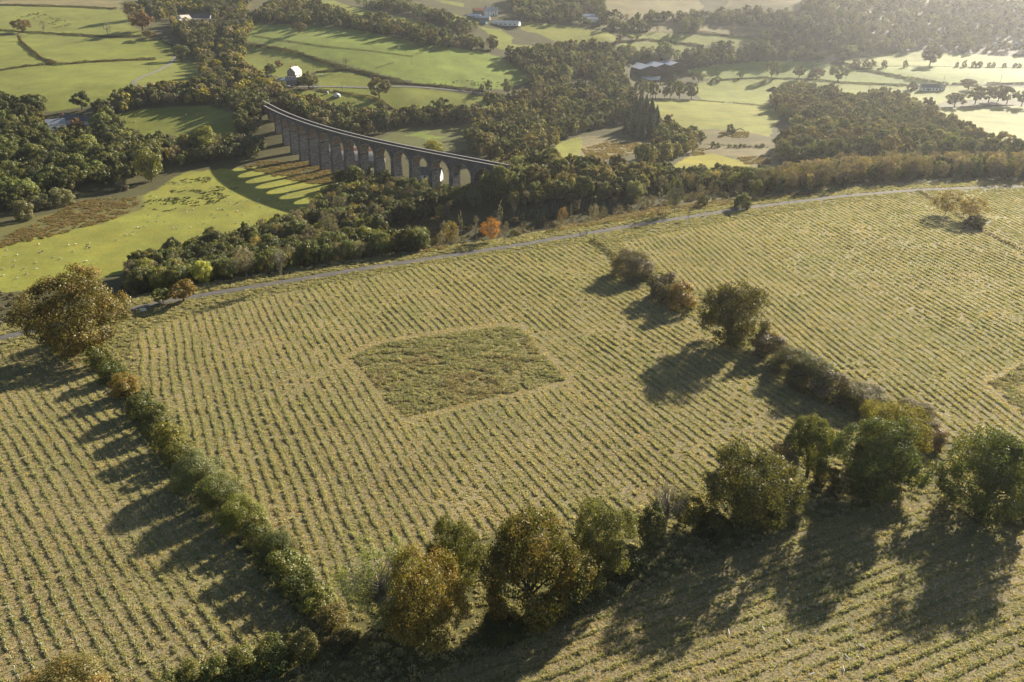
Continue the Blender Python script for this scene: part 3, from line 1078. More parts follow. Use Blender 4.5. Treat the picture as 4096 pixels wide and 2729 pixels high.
# ------------------------------------------------------------------ the big hedgerow trees of the foreground
px_tree('fulloak', 'o', (185, 806), 62, 318, 610, (0.074, 0.062, 0.021), 'huge spreading oak with orange brown leaves beside the gravel track', 'leaf_turning', squash=1.05, var=1)
px_tree('fulloak', 'o', (1672, 785), 1580, 1757, 632, (0.066, 0.058, 0.02), 'broad olive oak standing alone in the middle hedge, casting a long shadow', var=2)
px_tree('fulloak', 'o', (1715, 1195), 1597, 1822, 988, (0.062, 0.060, 0.024), 'wide dark olive oak with a tangled crown in the front hedgerow beside the brown shrubs', var=0)
px_tree('oak', 'o', (1853, 1098), 1785, 1915, 948, LIME, 'small yellow green tree with its bare trunk showing beside the great green oak', var=3)
px_tree('fulloak', 'o', (2035, 1060), 1950, 2105, 905, (0.112, 0.098, 0.026), 'yellow topped oak rising behind the great green oak', var=3)
px_tree('fulloak', 'o', (2005, 1138), 1898, 2108, 935, (0.058, 0.070, 0.026), 'great green oak with a dense domed crown at the hedge corner', var=1)
px_tree('fulloak', 'o', (2262, 1168), 2140, 2380, 962, (0.046, 0.056, 0.02), 'dark green oak cut by the right edge above its own long shadow', var=2)
px_tree('thin', 'o', (882, 1440), 764, 968, 1213, (0.115, 0.125, 0.055), 'pale half bare ash with silvery limbs at the corner of the front hedgerow', var=0)
px_tree('fulloak', 'o', (985, 1480), 880, 1078, 1245, (0.105, 0.085, 0.026), 'golden brown oak leaning over the front hedgerow next to the pale ash', 'leaf_turning', var=3)
px_tree('fulloak', 'o', (1050, 1340), 985, 1120, 1165, OLIVE, 'olive oak squeezed behind the golden brown oak', var=0)
px_tree('fulloak', 'o', (1213, 1410), 1088, 1345, 1122, (0.068, 0.064, 0.02), 'massive oak with green and orange leaves in the middle of the front hedgerow', 'leaf_turning', var=2)
px_tree('fulloak', 'o', (1375, 1330), 1288, 1458, 1125, (0.072, 0.074, 0.032), 'grey green oak joined to the massive green and orange oak', var=1)
px_tree('willow', 'o', (1492, 1255), 1455, 1530, 1150, (0.056, 0.058, 0.028), 'dark narrow shrub left of the small bare tree in the front hedgerow', name='hedge_shrub', cat='shrub', var=0)
px_tree('bare', 'o', (1528, 1225), 1500, 1600, 1080, TWIG, 'small bare tree with fanning twigs in the front hedgerow', 'leaf_twig', var=1)
px_tree('willow', 'o', (1575, 1210), 1535, 1620, 1125, (0.075, 0.07, 0.026), 'low yellowish shrub right of the small bare tree', name='hedge_shrub', cat='shrub', var=2)
px_tree('willow', 'o', (1790, 1120), 1758, 1832, 1010, (0.13, 0.092, 0.045), 'tan brown shrub between two oaks of the front hedgerow', 'leaf_twig', name='hedge_shrub', cat='shrub', var=1)
px_tree('bush', 'o', (1895, 1112), 1868, 1935, 1060, (0.07, 0.06, 0.025), 'low dark shrub under the great green oak', name='hedge_shrub', cat='shrub', var=1)
px_tree('bush', 'o', (160, 1640), 60, 285, 1515, (0.10, 0.085, 0.032), 'brown green bush crossing the bottom edge of the left field', 'leaf_turning', var=0)
px_tree('birch', 'o', (2172, 492), 2142, 2215, 432, (0.155, 0.115, 0.04), 'small golden willow with two stems on the far bank of the right field', 'leaf_turning', var=0, name='willow_tree', cat='willow tree')
px_tree('birch', 'o', (2226, 505), 2198, 2266, 446, (0.15, 0.108, 0.035), 'rounder golden willow on the bank beside the two stemmed one', 'leaf_turning', var=1, name='willow_tree', cat='willow tree')
px_tree('bush', 'o', (2240, 520), 2212, 2262, 490, (0.055, 0.052, 0.024), 'dark low bush under the rounder golden willow', var=2)

# shrubs of the hedge between the left and the middle field
HEDGE1 = [(233, 838, 46, 48, OLIVE, 'green shrub nearest the huge orange brown oak'), (262, 868, 46, 44, MIDG, 'small green shrub second from the huge oak'),
          (292, 905, 50, 52, (0.15, 0.105, 0.03), 'orange tinted shrub in the left hedge'), (330, 950, 56, 54, MIDG, 'dense green shrub just below the orange tinted one'),
          (362, 988, 56, 56, OLIVE, 'olive shrub in the upper part of the left hedge'), (395, 1030, 58, 60, (0.085, 0.08, 0.022), 'yellowish shrub in the upper part of the left hedge'),
          (420, 1062, 54, 52, OLIVE, 'short dull green shrub above the pale grey one'), (462, 1108, 90, 80, (0.098, 0.105, 0.052), 'widest shrub of the left hedge, pale grey green'),
          (512, 1160, 76, 74, (0.085, 0.092, 0.036), 'rounded grey green shrub just below the widest one'), (560, 1205, 76, 70, LIME, 'light green shrub halfway down the left hedge'),
          (592, 1238, 60, 58, OLIVE, 'dull olive shrub halfway down the left hedge'), (632, 1280, 74, 68, MIDG, 'green shrub in the lower part of the left hedge'),
          (668, 1322, 68, 62, (0.078, 0.085, 0.026), 'yellow green shrub in the lower part of the left hedge'), (700, 1358, 66, 58, MIDG, 'green shrub near the lower end of the left hedge'),
          (732, 1392, 62, 52, LIME, 'small light green shrub near the lower end of the left hedge'), (768, 1425, 56, 44, (0.105, 0.085, 0.035), 'last low brownish shrub at the lower end of the left hedge')]
for i, (x, y, w, hh, c, lab) in enumerate(HEDGE1):
    px_tree('bush', 'o', (x - 2, y + 4), x - w * 0.72, x + w * 0.72, y - hh * 1.05, c, lab, var=i % 4, name='hedge_shrub', cat='shrub', group='shrubs of the hedge beside the left field')
# bushes of the middle hedge
HEDGE2 = [(1452, 634, 82, 64, (0.108, 0.092, 0.052), 'round grey brown bush near the top of the middle hedge', 'leaf_twig'), (1528, 684, 66, 64, (0.078, 0.072, 0.04), 'grey green bush left of the tan one in the middle hedge', 'leaf_twig'),
          (1560, 706, 62, 64, (0.16, 0.115, 0.05), 'tan orange bush touching the broad olive oak', 'leaf_turning'), (1765, 812, 72, 56, (0.14, 0.105, 0.045), 'tan bush right below the broad olive oak', 'leaf_twig'),
          (1822, 860, 84, 64, (0.06, 0.058, 0.025), 'dark olive bush in the lower part of the middle hedge', None), (1862, 890, 84, 76, (0.05, 0.052, 0.025), 'dark tall bush at the thickest part of the middle hedge', None),
          (1905, 912, 74, 66, (0.085, 0.078, 0.04), 'grey brown bush right of the dark tall one', 'leaf_twig'), (1975, 930, 92, 56, (0.075, 0.065, 0.026), 'low bush just above the yellow topped oak', None),
          (2090, 985, 90, 74, (0.098, 0.085, 0.05), 'grey twiggy bush right of the yellow topped oak', 'leaf_twig'), (2128, 1018, 66, 52, (0.115, 0.08, 0.04), 'brownish twiggy bush at the lower end of the middle hedge', 'leaf_twig')]
for i, (x, y, w, hh, c, lab, m) in enumerate(HEDGE2):
    px_tree('bush', 'o', (x, y), x - w * 0.66, x + w * 0.66, y - hh * 1.04, c, lab, m, var=(i + 1) % 4, name='hedge_shrub', cat='shrub', group='bushes of the middle hedge')
# low hedge along the bottom edge
for i, (x, y, w, hh, c, lab) in enumerate([(395, 1592, 60, 50, OLIVE, 'first green shrub of the bottom hedge'), (445, 1572, 70, 55, (0.095, 0.09, 0.03), 'yellowish shrub of the bottom hedge'), (505, 1562, 76, 62, MIDG, 'dark shrub of the bottom hedge'),
                                           (565, 1542, 76, 64, OLIVE, 'tall olive shrub of the bottom hedge'), (630, 1528, 84, 66, MIDG, 'broad green shrub of the bottom hedge'), (695, 1508, 74, 58, (0.085, 0.08, 0.03), 'brownish shrub ending the bottom hedge'),
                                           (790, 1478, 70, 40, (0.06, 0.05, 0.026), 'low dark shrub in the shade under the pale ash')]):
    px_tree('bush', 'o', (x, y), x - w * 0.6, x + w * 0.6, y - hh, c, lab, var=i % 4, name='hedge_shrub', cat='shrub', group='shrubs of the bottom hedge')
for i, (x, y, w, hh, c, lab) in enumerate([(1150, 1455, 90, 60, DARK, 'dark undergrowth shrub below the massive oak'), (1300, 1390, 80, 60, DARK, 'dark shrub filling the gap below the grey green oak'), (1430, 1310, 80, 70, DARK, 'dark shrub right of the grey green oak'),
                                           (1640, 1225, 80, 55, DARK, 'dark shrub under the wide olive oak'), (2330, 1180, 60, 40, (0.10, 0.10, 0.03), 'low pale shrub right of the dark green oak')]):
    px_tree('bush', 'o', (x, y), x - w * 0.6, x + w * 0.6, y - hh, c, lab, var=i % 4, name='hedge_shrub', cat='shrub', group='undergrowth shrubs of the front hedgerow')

# ------------------------------------------------------------------ single trees along the track and in the fields beyond
px_tree('birch', '6', (2105, 1040), 2035, 2245, 815, (0.22, 0.10, 0.02), 'small bright orange tree by the track verge', 'leaf_turning', var=2)
px_tree('birch', '6', (1760, 1070), 1675, 1825, 845, (0.15, 0.12, 0.035), 'yellowish slender tree left of the bright orange one', 'leaf_turning', var=1)
px_tree('dead', '6', (1840, 1058), 1800, 1880, 752, TWIG, 'tall dead tree with white snags near the bright orange tree', var=0)
px_tree('dead', '6', (1975, 1055), 1930, 2010, 800, TWIG, 'forked dead tree directly left of the bright orange tree', var=1)
px_tree('dead', '6', (2190, 960), 2140, 2230, 665, TWIG, 'gaunt dead tree behind the bright orange tree', var=2)
px_tree('bare', '6', (238, 1435), 165, 300, 1050, TWIG, 'tall bare tree rising out of the scrub above the track', 'leaf_twig', var=2)
px_tree('oak', '5', (1440, 1385), 1320, 1570, 1205, (0.12, 0.085, 0.028), 'small round bronze oak beside the track bend', 'leaf_turning', var=1)
px_tree('oak', '5', (1282, 1395), 1180, 1330, 1270, MIDG, 'small green tree on a dark trunk left of the bronze oak', var=0)
px_tree('dead', '7', (1320, 780), 1285, 1360, 520, TWIG, 'pale dead tree above the track, left of the tall pine', var=3)
px_tree('dead', '7', (525, 880), 500, 548, 700, TWIG, 'short dead pole of a tree on the verge bank', var=1)
px_tree('birch', '7', (455, 885), 400, 505, 720, (0.13, 0.082, 0.04), 'small russet birch on the verge', 'leaf_turning', var=3)
px_tree('bare', '7', (120, 940), 75, 170, 850, TWIG, 'tiny bare sapling on the verge bank', 'leaf_twig', var=0)
px_tree('thin', '7', (1455, 780), 1375, 1540, 455, (0.06, 0.065, 0.035), 'tall thin pine with a clear dark trunk beyond the track', var=1, name='pine_tree', cat='pine tree')
px_tree('bare', '7', (1580, 840), 1545, 1635, 710, TWIG, 'small leaning bare tree at the track edge', 'leaf_twig', var=3)
px_tree('bush', '7', (2060, 740), 1975, 2150, 595, (0.05, 0.058, 0.026), 'dark bush at the bend of the track verge', var=1)
px_tree('bush', '7', (1710, 720), 1660, 1760, 620, (0.075, 0.075, 0.04), 'grey bush in the bracken beyond the track', var=3)
px_tree('willow', '7', (2180, 640), 2110, 2240, 480, (0.07, 0.075, 0.035), 'grey green tree above the track bend', var=3)

px_tree('oak', '2', (1265, 808), 1160, 1358, 625, (0.068, 0.058, 0.03), 'lone round oak in the pasture above the viaduct', var=0)
px_tree('oak', '2', (608, 268), 540, 680, 172, (0.080, 0.062, 0.034), 'brown oak alone at the top of the bright pasture', var=1)
px_tree('bare', '2', (992, 570), 955, 1025, 455, TWIG, 'pale leafless tree in the long pasture hedge', 'leaf_twig', var=0)
px_tree('oak', '2', (690, 730), 600, 780, 595, (0.072, 0.070, 0.028), 'leafy oak between the farmhouse and the lane', var=2)
px_tree('bush', '2', (370, 590), 318, 420, 515, DARK, 'dark thorn bush behind the farmhouse yard', var=2)
px_tree('bush', '2', (445, 540), 410, 482, 488, (0.13, 0.085, 0.05), 'brownish thorn tree on top of the dark thorn bush', 'leaf_turning', var=0)
px_tree('bush', '2', (678, 596), 668, 690, 578, DARK, 'tiny round bush beside a pole near the farmhouse', var=1)
px_tree('oak', '2', (2165, 760), 2125, 2200, 650, GREY, 'grey green tree at the far end of the pasture hedge', var=1)
px_tree('bush', '2', (2105, 748), 2078, 2130, 685, GREY, 'small grey bush beside the tree at the far end of the pasture hedge', var=3)
px_tree('oak', '2', (2315, 785), 2265, 2360, 640, GREY, 'tall grey green tree where the lane ends', var=2)
px_tree('oak', '1', (205, 290), 118, 290, 165, (0.115, 0.085, 0.05), 'pair of joined brownish trees on the top left hedge', 'leaf_turning', var=0)
px_tree('bare', '1', (398, 302), 345, 420, 188, (0.10, 0.085, 0.04), 'small forked tree right of the brownish pair', 'leaf_twig', var=2)
px_tree('bare', '1', (970, 332), 915, 1000, 190, TWIG, 'pale leafless tree on the upper left hedge', 'leaf_twig', var=1)
px_tree('bush', '1', (182, 368), 160, 200, 305, BROWN, 'small pointed thorn at the corner of the left hedges', var=1)
px_tree('oak', '1', (1215, 175), 1120, 1320, 15, (0.098, 0.078, 0.036), 'big brown tree at the head of the upper left pasture', var=3)
px_tree('oak', '1', (1280, 270), 1165, 1390, 105, (0.125, 0.075, 0.035), 'big russet tree in front of the brown one', 'leaf_turning', var=2)
px_tree('oak', '1', (1345, 345), 1280, 1425, 265, (0.10, 0.075, 0.036), 'low brownish tree where two upper hedges meet', var=1)
px_tree('oak', '1', (1630, 545), 1550, 1695, 390, MIDG, 'round green oak at the head of the hairpin lane', var=0)
px_tree('bush', '1', (1840, 1335), 1700, 1980, 1125, (0.115, 0.115, 0.03), 'yellow green bushy tree at the edge of the small left pasture', var=0)
px_tree('bush', '1', (1660, 1330), 1600, 1720, 1195, (0.13, 0.12, 0.03), 'yellower bush left of the yellow green bushy tree', var=3)
px_tree('bush', '1', (1560, 1335), 1510, 1630, 1245, DARK, 'dark bush at the corner of the small left pasture', var=1)
px_tree('willow', '5', (1190, 440), 1080, 1300, 165, (0.115, 0.115, 0.038), 'light yellow green tree at the edge of the sheep meadow', var=1)
px_tree('bush', '5', (490, 620), 380, 590, 475, (0.10, 0.10, 0.06), 'pale grey rounded willow bush at the marsh edge', var=0)
px_tree('bush', '5', (315, 660), 230, 405, 540, (0.10, 0.098, 0.06), 'second pale willow bush left of the rounded one', var=2)
px_tree('bush', '5', (200, 740), 110, 265, 580, (0.098, 0.092, 0.05), 'leaning pale bush at the marsh edge', var=3)
px_tree('bush', '5', (960, 510), 910, 1015, 430, (0.085, 0.075, 0.05), 'twiggy grey thorn at the top of the marsh', 'leaf_twig', var=1)
px_tree('oak', '5', (1050, 1130), 975, 1130, 1035, DARK, 'small dark round tree at the bottom of the sheep meadow', var=3)
for i, (x, hh) in enumerate([(1232, 895), (1262, 905), (1290, 893), (1320, 925)]):
    px_tree('column', '2', (x, 1090), x - 26, x + 26, hh, (0.034, 0.046, 0.026), 'tall dark cypress in the row of four behind the viaduct', group='row of four cypresses', var=i % 3)
px_tree('spruce', '2', (905, 975), 850, 960, 828, BLUEG, 'dark conifer left of the row of cypresses', var=0)
px_tree('spruce', '2', (960, 965), 910, 1000, 840, (0.045, 0.05, 0.026), 'broad conifer with a blunt top near the pale blue house', var=1)
px_tree('bush', '2', (1710, 1255), 1620, 1800, 1140, (0.165, 0.15, 0.03), 'bright yellow willow in the dark meadow behind the viaduct', var=1)
px_tree('bush', '2', (2130, 1225), 2020, 2255, 1065, (0.10, 0.082, 0.03), 'large bronze tree right of the dark meadow', var=0)
for x, y, l, r2, t, c, lab in [(2080, 700, 1990, 2170, 420, OLIVE, 'olive tree hiding the last arch of the viaduct'), (2190, 690, 2090, 2300, 345, MIDG, 'tall green tree at the right end of the viaduct'), (1960, 740, 1890, 2030, 560, GREY, 'grey green tree among the last piers'),
                               (770, 560, 690, 850, 390, DARK, 'dark tree in front of the middle piers'), (900, 560, 820, 980, 345, (0.056, 0.062, 0.026), 'green tree in front of the middle piers'), (1140, 560, 1060, 1210, 390, DARK, 'dark bushy tree between two middle piers')]:
    px_tree('willow', '6', (x, y), l, r2, t, c, lab, var=int(x) % 4)
px_tree('spruce', '6', (1030, 560), 940, 1110, 355, DARK, 'broad dark conifer in front of the middle piers', var=1)
# parkland row by the barns
for i, (x, y, w, t, c, lab) in enumerate([(1155, 885, 130, 705, OLIVE, 'biggest oak at the left end of the parkland row'), (1240, 880, 80, 715, MIDG, 'second oak of the parkland row'), (1285, 880, 100, 728, (0.08, 0.075, 0.035), 'pale oak left of the gap in the parkland row'),
                                          (1368, 880, 62, 770, DARK, 'short dark bushy oak of the parkland row'), (1418, 880, 96, 722, OLIVE, 'oak on a clear trunk just right of the dark bushy one'), (1500, 882, 130, 712, MIDG, 'broad oak second from the right of the parkland row'),
                                          (1605, 890, 125, 752, (0.075, 0.07, 0.03), 'rightmost oak of the parkland row')]):
    px_tree('oak', '3', (x, y), x - w / 2, x + w / 2, t, c, lab, var=i % 4, group='row of oaks below the barns')
px_tree('bush', '3', (1960, 1190), 1920, 2010, 1100, (0.075, 0.065, 0.035), 'lone windswept thorn in the rough pasture', var=2)
px_tree('oak', '3', (1620, 1270), 1530, 1720, 1115, (0.05, 0.06, 0.028), 'dark round oak in front of the rough pasture', var=3)
px_tree('oak', '3', (960, 385), 915, 1000, 300, (0.11, 0.09, 0.055), 'small pale brown tree on the hedge of the central field', var=1)
px_tree('oak', '3', (1115, 362), 1085, 1145, 305, GREY, 'small round tree on the hedge right of the pale brown one', var=2)
px_tree('oak', '3', (1240, 185), 1205, 1275, 80, GREY, 'upright tree on the hedge below the tan hillside', var=0)
px_tree('oak', '3', (1540, 290), 1475, 1600, 160, (0.10, 0.105, 0.06), 'pale rounded tree beneath the tan hillside', var=3)
px_tree('bare', '3', (1985, 310), 1940, 2035, 195, TWIG, 'pale bare tree at the foot of the tan hillside', 'leaf_twig', var=0)
px_tree('oak', '4', (1447, 588), 1365, 1562, 422, (0.062, 0.062, 0.032), 'large lone oak standing on the hedge of the bright right pasture', var=1)
for i, (x, y, w, t, c, lab) in enumerate([(30, 695, 110, 540, OLIVE, 'oak at the left end of the roadside hedge'), (85, 690, 60, 580, GREY, 'small oak touching the leftmost roadside oak'), (275, 698, 120, 585, MIDG, 'dark rounded oak left of the pointed conifer'),
                                          (430, 715, 150, 600, (0.115, 0.082, 0.05), 'rounded russet tree in front of the pointed conifer'), (625, 730, 175, 578, GREY, 'large grey green oak on the roadside hedge')]):
    px_tree('oak', '4', (x, y), x - w / 2, x + w / 2, t, c, lab, var=i % 4, group='trees of the roadside hedge')
px_tree('spruce', '4', (390, 690), 345, 440, 565, BLUEG, 'pointed conifer behind the rounded russet tree', var=1)
for i, (x, w, t) in enumerate([(785, 90, 520), (875, 70, 530), (935, 70, 525), (1038, 60, 535), (1228, 46, 535), (1688, 36, 548), (1758, 46, 532), (1840, 50, 545), (1890, 60, 545), (1975, 40, 552), (2015, 40, 550), (2115, 40, 560), (2210, 44, 560), (2250, 44, 562)]):
    px_tree('bush', '4', (x, 600), x - w / 2, x + w / 2, t, (0.085, 0.075, 0.045), 'small rounded thorn spaced along the low hedge of the bright right pasture', var=i % 4, name='thorn_tree', cat='thorn tree', group='thorns along the low hedge')
for i, (x, y, w, t, c, lab) in enumerate([(1668, 955, 180, 825, (0.07, 0.06, 0.04), 'spreading oak at the left end of the bungalow group'), (1795, 800, 180, 695, (0.085, 0.07, 0.045), 'round topped oak right of the bungalow'), (1855, 930, 160, 760, OLIVE, 'tall oak in the middle of the bungalow group'),
                                          (1975, 915, 180, 765, (0.085, 0.07, 0.042), 'brownish oak in the bungalow group'), (2060, 905, 130, 750, GREY, 'grey oak in the bungalow group'), (2140, 930, 160, 765, OLIVE, 'oak on a clear stem near the right edge'), (2270, 950, 130, 790, MIDG, 'oak cut by the right edge of the pasture')]):
    px_tree('oak', '4', (x, y), x - w / 2, x + w / 2, t, c, lab, var=i % 4, group='oaks right of the bungalow')
px_tree('bush', '4', (1285, 800), 1240, 1325, 725, (0.085, 0.085, 0.05), 'bush beside the small dark shed near the bungalow', var=0)
for i, (x, w, t) in enumerate([(1800, 44, 1260), (1845, 50, 1270), (1950, 44, 1285), (2000, 40, 1290), (2045, 44, 1280), (2085, 40, 1285), (2125, 40, 1292), (2190, 40, 1290), (2240, 50, 1280)]):
    px_tree('bush', '3', (x, 1318), x - w / 2, x + w / 2, t, (0.075, 0.08, 0.048), 'small grey bush in the line across the rough pasture', var=i % 4, group='line of bushes across the rough pasture')
px_tree('oak', '3', (2050, 700), 2025, 2075, 655, MIDG, 'tiny round tree on the hedge beyond the barns', var=1)
px_tree('bush', '3', (1830, 725), 1770, 1875, 675, (0.075, 0.08, 0.045), 'grey bush at the end of the hedge beyond the barns', var=2)
px_tree('spruce', '3', (1440, 740), 1395, 1485, 625, DARK, 'dark conifer in front of the barn gables', var=0)
px_tree('oak', '3', (1670, 735), 1615, 1740, 640, GREY, 'grey tree at the right corner of the barns', var=0)

# ------------------------------------------------------------------ woods: every tree has its own place; the ones that show largest are single objects
# kind, weight, width range, height range, colours (word, colour), material
BROAD = [('oak', 3, (9, 15), (10, 16), [('dark green', DARK), ('olive', OLIVE), ('mid green', MIDG), ('brownish', (0.095, 0.075, 0.036)), ('straw coloured', (0.125, 0.112, 0.05))], None),
         ('willow', 2, (7, 11), (8, 12), [('grey green', GREY), ('dull green', (0.07, 0.075, 0.035)), ('yellowish', (0.115, 0.105, 0.03)), ('pale', PALEG)], None),
         ('birch', 0.8, (5, 8), (8, 12), [('greyish', (0.105, 0.095, 0.068)), ('tan', (0.12, 0.095, 0.055))], 'leaf_twig')]
OAKS = [('oak', 4, (11, 18), (11, 17), [('dark green', DARK), ('mid green', MIDG), ('olive', OLIVE)], None), ('willow', 1, (6, 10), (6, 10), [('grey green', GREY), ('yellowish', (0.105, 0.1, 0.03))], None)]
ALDER = [('willow', 4, (6, 10.5), (7, 11), [('grey green', (0.072, 0.076, 0.042)), ('dark green', (0.048, 0.055, 0.024)), ('dull green', (0.062, 0.068, 0.03)), ('yellow green', (0.105, 0.105, 0.03))], None),
         ('birch', 2, (5, 8), (8, 12), [('greyish', (0.098, 0.09, 0.06)), ('golden', (0.15, 0.115, 0.035))], 'leaf_twig'), ('oak', 1, (8, 12), (9, 13), [('dark green', DARK)], None)]
LARCH = [('birch', 4, (5.5, 8.5), (9, 13), [('russet', (0.105, 0.074, 0.044)), ('tan', (0.112, 0.09, 0.06)), ('golden', (0.12, 0.096, 0.042))], 'leaf_twig'),
         ('spruce', 1.1, (5, 7), (9, 12), [('dark', (0.034, 0.044, 0.024))], None), ('willow', 1.5, (6, 9), (8, 11), [('grey green', GREY), ('olive', OLIVE)], None)]
MIXED = [('oak', 3, (9, 14), (9, 14), [('dark green', DARK), ('olive', OLIVE), ('grey green', GREY)], None), ('willow', 2, (6, 10), (7, 11), [('pale green', PALEG), ('grey green', GREY)], None),
         ('birch', 1, (5, 8), (8, 11), [('tan', (0.12, 0.095, 0.055))], 'leaf_twig')]
CORRIDOR = [('willow', 3, (7, 11), (8, 13), [('grey green', GREY), ('dull green', (0.07, 0.075, 0.035)), ('yellow', (0.15, 0.13, 0.028)), ('brownish', (0.10, 0.08, 0.045))], None),
            ('birch', 1.5, (6, 9), (8, 12), [('greyish', (0.105, 0.095, 0.065))], 'leaf_twig'), ('oak', 1.5, (9, 13), (9, 13), [('olive', OLIVE)], None)]
PIERS = [('willow', 4, (4, 7), (4, 7), [('grey green', (0.072, 0.076, 0.042)), ('dark green', (0.048, 0.055, 0.024)), ('yellowish', (0.12, 0.11, 0.03))], None), ('birch', 1, (4, 6), (6, 9), [('greyish', (0.098, 0.09, 0.06))], 'leaf_twig')]
SCRUB = [('bush', 4, (2, 5), (1.2, 3.2), [('grey green', (0.085, 0.088, 0.05)), ('olive', (0.07, 0.07, 0.028)), ('brown', (0.10, 0.075, 0.045))], 'leaf_twig'), ('birch', 1.2, (2.5, 4.5), (4, 8), [('tan', (0.115, 0.09, 0.06)), ('greyish', (0.098, 0.09, 0.06))], 'leaf_twig'), ('bare', 0.6, (2.5, 4), (4, 8), [('pale', TWIG)], 'leaf_twig')]
FIRS = [('spruce', 1, (9, 13), (15, 21), [('dark', (0.032, 0.042, 0.024))], None)]
